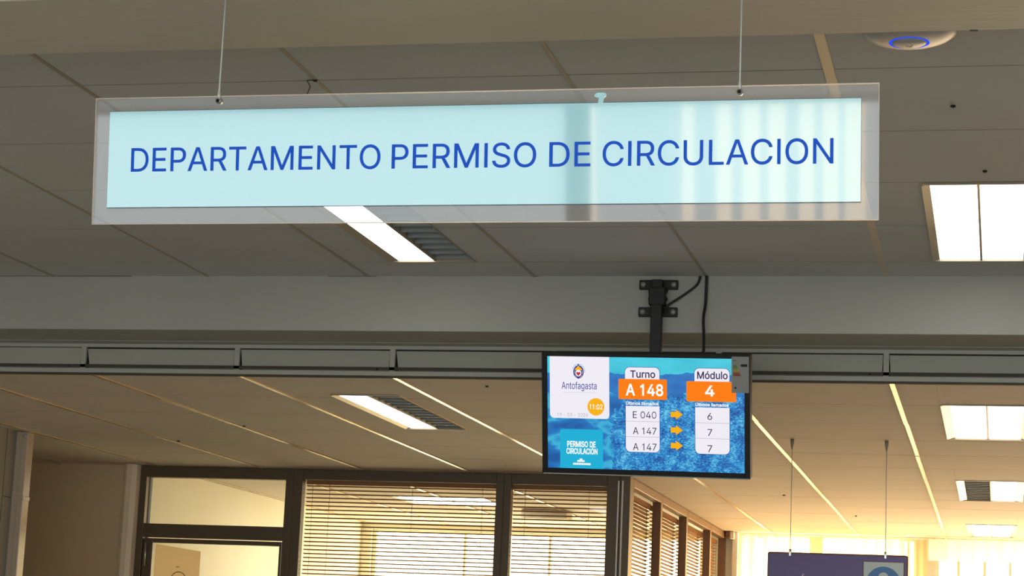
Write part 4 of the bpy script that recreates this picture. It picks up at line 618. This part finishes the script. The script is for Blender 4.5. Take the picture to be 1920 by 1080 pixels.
o = mb.build('energy_label', t); o['label'] = 'grey energy sticker with a green to red scale'
# mount
t = empty('monitor_mount', (-1.155, Y1A, 2.95)); tag(t, 'black steel ceiling pole mount with two bolted plates holding the monitor', 'monitor mount')
for z, nm in ((2.943, 0), (2.847, 1)):
    mb = MB(); mb.box(-0.068, 0.068, -0.014, 0, z - 0.017 - 2.95, z + 0.017 - 2.95, 'blackmetal', 0.003); pl = mb.build('bolt_plate', t)
    for s in (-1, 1):
        mb = MB(); mb.tube([(s * 0.053, -0.019, z - 2.95), (s * 0.053, -0.012, z - 2.95)], 0.0092, 'boltgrey', 16); mb.build('bolt', pl)
mb = MB(); mb.box(-0.019, 0.019, -0.052, -0.014, -0.30, 0.005, 'blackmetal', 0.003); mb.box(-0.019, 0.019, -0.052, -0.018, -0.36, -0.30, 'blackmetal', 0.003); mb.build('pole', t)
mb = MB(); mb.box(-0.027, 0.030, -0.058, -0.012, -0.085, -0.022, 'blackmetal', 0.004)
for z in (-0.035, -0.062):
    mb.tube([(-0.031, -0.034, z), (0.036, -0.034, z)], 0.006, 'blackmetal', 10)
mb.build('swivel_collar', t)
# cables
def cable(name, pts, r, label, cat):
    P = [Vector(p) for p in pts]; out = []
    for k in range(len(P) - 1):
        p0, p1, p2, p3 = P[max(k - 1, 0)], P[k], P[k + 1], P[min(k + 2, len(P) - 1)]
        for q in range(8):
            s = q / 8; out.append(0.5 * ((2 * p1) + (p2 - p0) * s + (2 * p0 - 5 * p1 + 4 * p2 - p3) * s * s + (3 * p1 - p0 - 3 * p2 + p3) * s ** 3))
    out.append(P[-1]); mb = MB(); mb.tube(out, r, 'rubber', 8); return tag(mb.build(name), label, cat)
cable('power_cable', [(-0.988, 7.143, 2.974), (-0.989, 7.142, 2.88), (-0.992, 7.12, 2.82), (-0.986, 7.10, 2.75), (-0.984, 7.075, 2.68), (-1.0, 7.06, 2.60)], 0.0052, 'straight black cable dropping from the ceiling to the monitor top', 'cable')
cable('signal_cable', [(-1.010, 7.146, 2.974), (-1.020, 7.146, 2.945), (-1.050, 7.144, 2.918), (-1.085, 7.142, 2.893), (-1.118, 7.135, 2.868), (-1.127, 7.128, 2.84)], 0.0042, 'curved black cable running from the ceiling down to the mount plate', 'cable')

# ================================================================ access point
t = empty('wifi_access_point', (-0.188, 4.375, H1)); tag(t, 'round white wireless access point with a glowing blue ring on the ceiling', 'access point')
mb = MB(); mb.lathe([(0.097, -0.001), (0.100, -0.006), (0.098, -0.011), (0.086, -0.020), (0.066, -0.0275), (0.0425, -0.0315)], 'ap', 64); mb.build('dome', t)
mb = MB(); mb.lathe([(0.0422, -0.028), (0.0422, -0.0318), (0.0395, -0.0322), (0.0370, -0.0318), (0.0370, -0.028)], 'led', 64); o = mb.build('led_ring', t); o['label'] = 'blue glowing ring'
mb = MB(); mb.lathe([(0.0367, -0.028), (0.0367, -0.0325), (0.031, -0.0352), (0.018, -0.0378), (0.0005, -0.0382)], 'ap', 48); cp = mb.build('centre_cap', t)
mb = MB(); mb.tube([(-0.006, -0.004, -0.0384), (-0.006, 0.003, -0.0384), (-0.003, 0.0075, -0.0384), (0.003, 0.0075, -0.0384), (0.006, 0.003, -0.0384), (0.006, -0.004, -0.0384)], 0.0012, 'cream', 6); mb.build('logo', cp)

# ================================================================ purple sign
t = empty('hanging_sign', (-0.689, 9.362, 2.168)); tag(t, 'dark purple sign on two wires with a white-framed blue symbol at lower right', 'sign')
mb = MB(); mb.prism([(x, 0, z) for x, z in rrect(-0.304, 0.303, -0.34, 0, 0.010)], (0, 0.012, 0), 'maroon'); sb = mb.build('sign_board', t)
mb = MB(); mb.prism([(x, -0.001, z) for x, z in rrect(-0.298, 0.297, -0.334, -0.007, 0.008)], (0, -0.001, 0), 'purple'); mb.build('printed_face', sb)
mb = MB(); add_text(mb, 'TRÁMITES', -0.252, 0.06, -0.155, 0.048, -0.0025, 'purtext', 0.012, 0.0003); mb.build('lettering', sb)
mb = MB(); px0, px1, pz1 = 0.1135, 0.284, -0.032
mb.box(px0 - 0.004, px1 + 0.004, -0.0030, -0.0021, pz1 - 0.178, pz1 + 0.003, 'maroon'); mb.box(px0, px1, -0.0040, -0.0030, pz1 - 0.172, pz1, 'posterwhite')
mb.prism([(x, -0.0041, z) for x, z in disc(0.1985, -0.120, 0.073, 0.069, 40)], (0, -0.0004, 0), 'posterblue'); mb.prism([(x, -0.0046, z) for x, z in disc(0.1985, -0.098, 0.022, 0.022, 28)], (0, -0.0004, 0), 'posterwhite')
o = mb.build('symbol_plate', t); o['label'] = 'grey-white square with a blue round symbol'
for x in (-0.206, 0.206):
    mb = MB(); mb.tube([(x, 0.006, -0.02), (x, 0.006, 0.014)], 0.0055, 'silver', 10); mb.box(x - 0.006, x + 0.006, -0.006, 0.018, -0.018, 0.004, 'silver', 0.002); mb.build('clip', t)
    mb = MB(); mb.tube([(x, 0.006, 0.012), (x, 0.006, H2 - 2.168 - 0.03)], 0.0017, 'wire', 8); mb.build('hanging_wire', t)
    mb = MB(); mb.tube([(x, 0.006, H2 - 2.168 - 0.045), (x, 0.006, H2 - 2.168 - 0.02), (x, 0.006, H2 - 2.168 + 0.001)], [0.003, 0.008, 0.008], 'boltgrey', 10); mb.build('ceiling_fixing', t)

# ================================================================ small things
t = empty('cable_duct', (XL, 9.60, 0)); tag(t, 'upright cable duct at the end of the left wall, joined halfway', 'cable duct')
M['duct'] = pbr('duct_plastic', (0.52, 0.41, 0.31), 0.2, spec=0.7)
for z0, z1, nm in ((2.345, H2 - 0.002, 'upper_cover'), (0.0, 2.330, 'lower_cover')):
    mb = MB(); mb.box(0, 0.060, 0.0, 0.070, z0, z1, 'duct', 0.003); mb.box(0.026, 0.030, -0.001, 0.001, z0 + 0.004, z1 - 0.004, 'lframe'); mb.build(nm, t)
mb = MB(); mb.box(0, 0.063, -0.003, 0.072, 2.328, 2.347, 'duct', 0.002); mb.build('joint_clip', t)
mb = MB(); mb.tube([(0.045, -0.004, 2.640), (0.045, 0.004, 2.640)], 0.011, 'duct', 12); mb.build('screw_cap', t)
def blind(axis, c, u0, u1, z0, z1, label, cords):
    t = empty('window_blind', ((u0 + u1) / 2, c, z0) if axis == 'y' else (c, (u0 + u1) / 2, z0)); tag(t, label, 'venetian blind', 'venetian blinds of the glazed office')
    w = (u1 - u0) / 2; h = z1 - z0
    def P(u, v, z): return (u, v, z) if axis == 'y' else (-v, u, z)
    mb = MB(); i = mb.mi('slat'); z = 0.03; tl = 0.0030
    while z < h - 0.035:
        rows = [(-0.0125, z + tl), (-0.004, z + tl * 0.45 + 0.0015), (0.005, z - tl * 0.25 + 0.0016), (0.0125, z - tl)]
        va = [(mb.bm.verts.new(P(-w, v, zz)), mb.bm.verts.new(P(w, v, zz))) for v, zz in rows]
        for k in range(3): f = mb.bm.faces.new((va[k][0], va[k][1], va[k + 1][1], va[k + 1][0])); f.material_index = i; f.smooth = True
        z += 0.0222
    o = mb.build('slats', t)
    mb = MB(); (mb.box(-w, w, -0.014, 0.014, h - 0.028, h, 'slat', 0.002) if axis == 'y' else mb.box(-0.014, 0.014, -w, w, h - 0.028, h, 'slat', 0.002)); mb.build('head_rail', t)
    for u in cords:
        mb = MB(); mb.tube([P(u, -0.015, h - 0.02), P(u, -0.015, 0.0)], 0.0011, 'cord', 6); mb.build('cord', t)
    return t
blind('y', 11.325, -3.79, -2.668, 0.95, 2.615, 'wide venetian blind behind the middle office pane, glowing yellow', (-0.52, -0.42, 0.06, 0.46))
blind('y', 11.325, -2.60, -2.056, 0.95, 2.615, 'narrow venetian blind in the office pane next to the corner post', (-0.2, 0.155))
for (a, b), lb in zip([(11.37, 12.30), (12.38, 13.36), (13.44, 14.50), (14.58, 15.32)], ['venetian blind in the first side pane behind the corner post', 'venetian blind in the second side pane from the corner post',
                      'venetian blind in the third side pane from the corner post', 'venetian blind in the last side pane, at the far wall']):
    blind('x', -2.005, a, b, 0.95, 2.600, lb, (-0.3, 0.3))
# notice on the door glass
mb = MB(); mb.prism([(-4.640, 11.254, 2.226), (-4.367, 11.254, 2.190), (-4.366, 11.254, 1.85), (-4.640, 11.254, 1.85)], (0, -0.0006, 0), 'paper')
for k in (0, 1): mb.box(-4.506 + 0.010 * k, -4.500 + 0.010 * k, 11.2525, 11.2533, 2.098, 2.104, 'ink')
mb.tube([(-4.490 + 0.046 * math.cos(R(a)), 11.2528, 2.026 + 0.046 * math.sin(R(a))) for a in range(0, 361, 12)], 0.0020, 'ink', 6)
tag(mb.build('paper_notice'), 'beige paper notice taped inside the left of the office door glass', 'notice')
# sensor at the end of the office header
t = empty('motion_sensor', (-1.895, 15.30, 2.64)); tag(t, 'small dark sensor with a pale cap at the far top corner of the office', 'sensor')
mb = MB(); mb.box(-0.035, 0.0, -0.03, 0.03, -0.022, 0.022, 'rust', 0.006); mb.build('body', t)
mb = MB(); mb.box(0.0, 0.03, -0.03, 0.03, -0.03, 0.022, 'cream', 0.006); mb.build('cap', t)
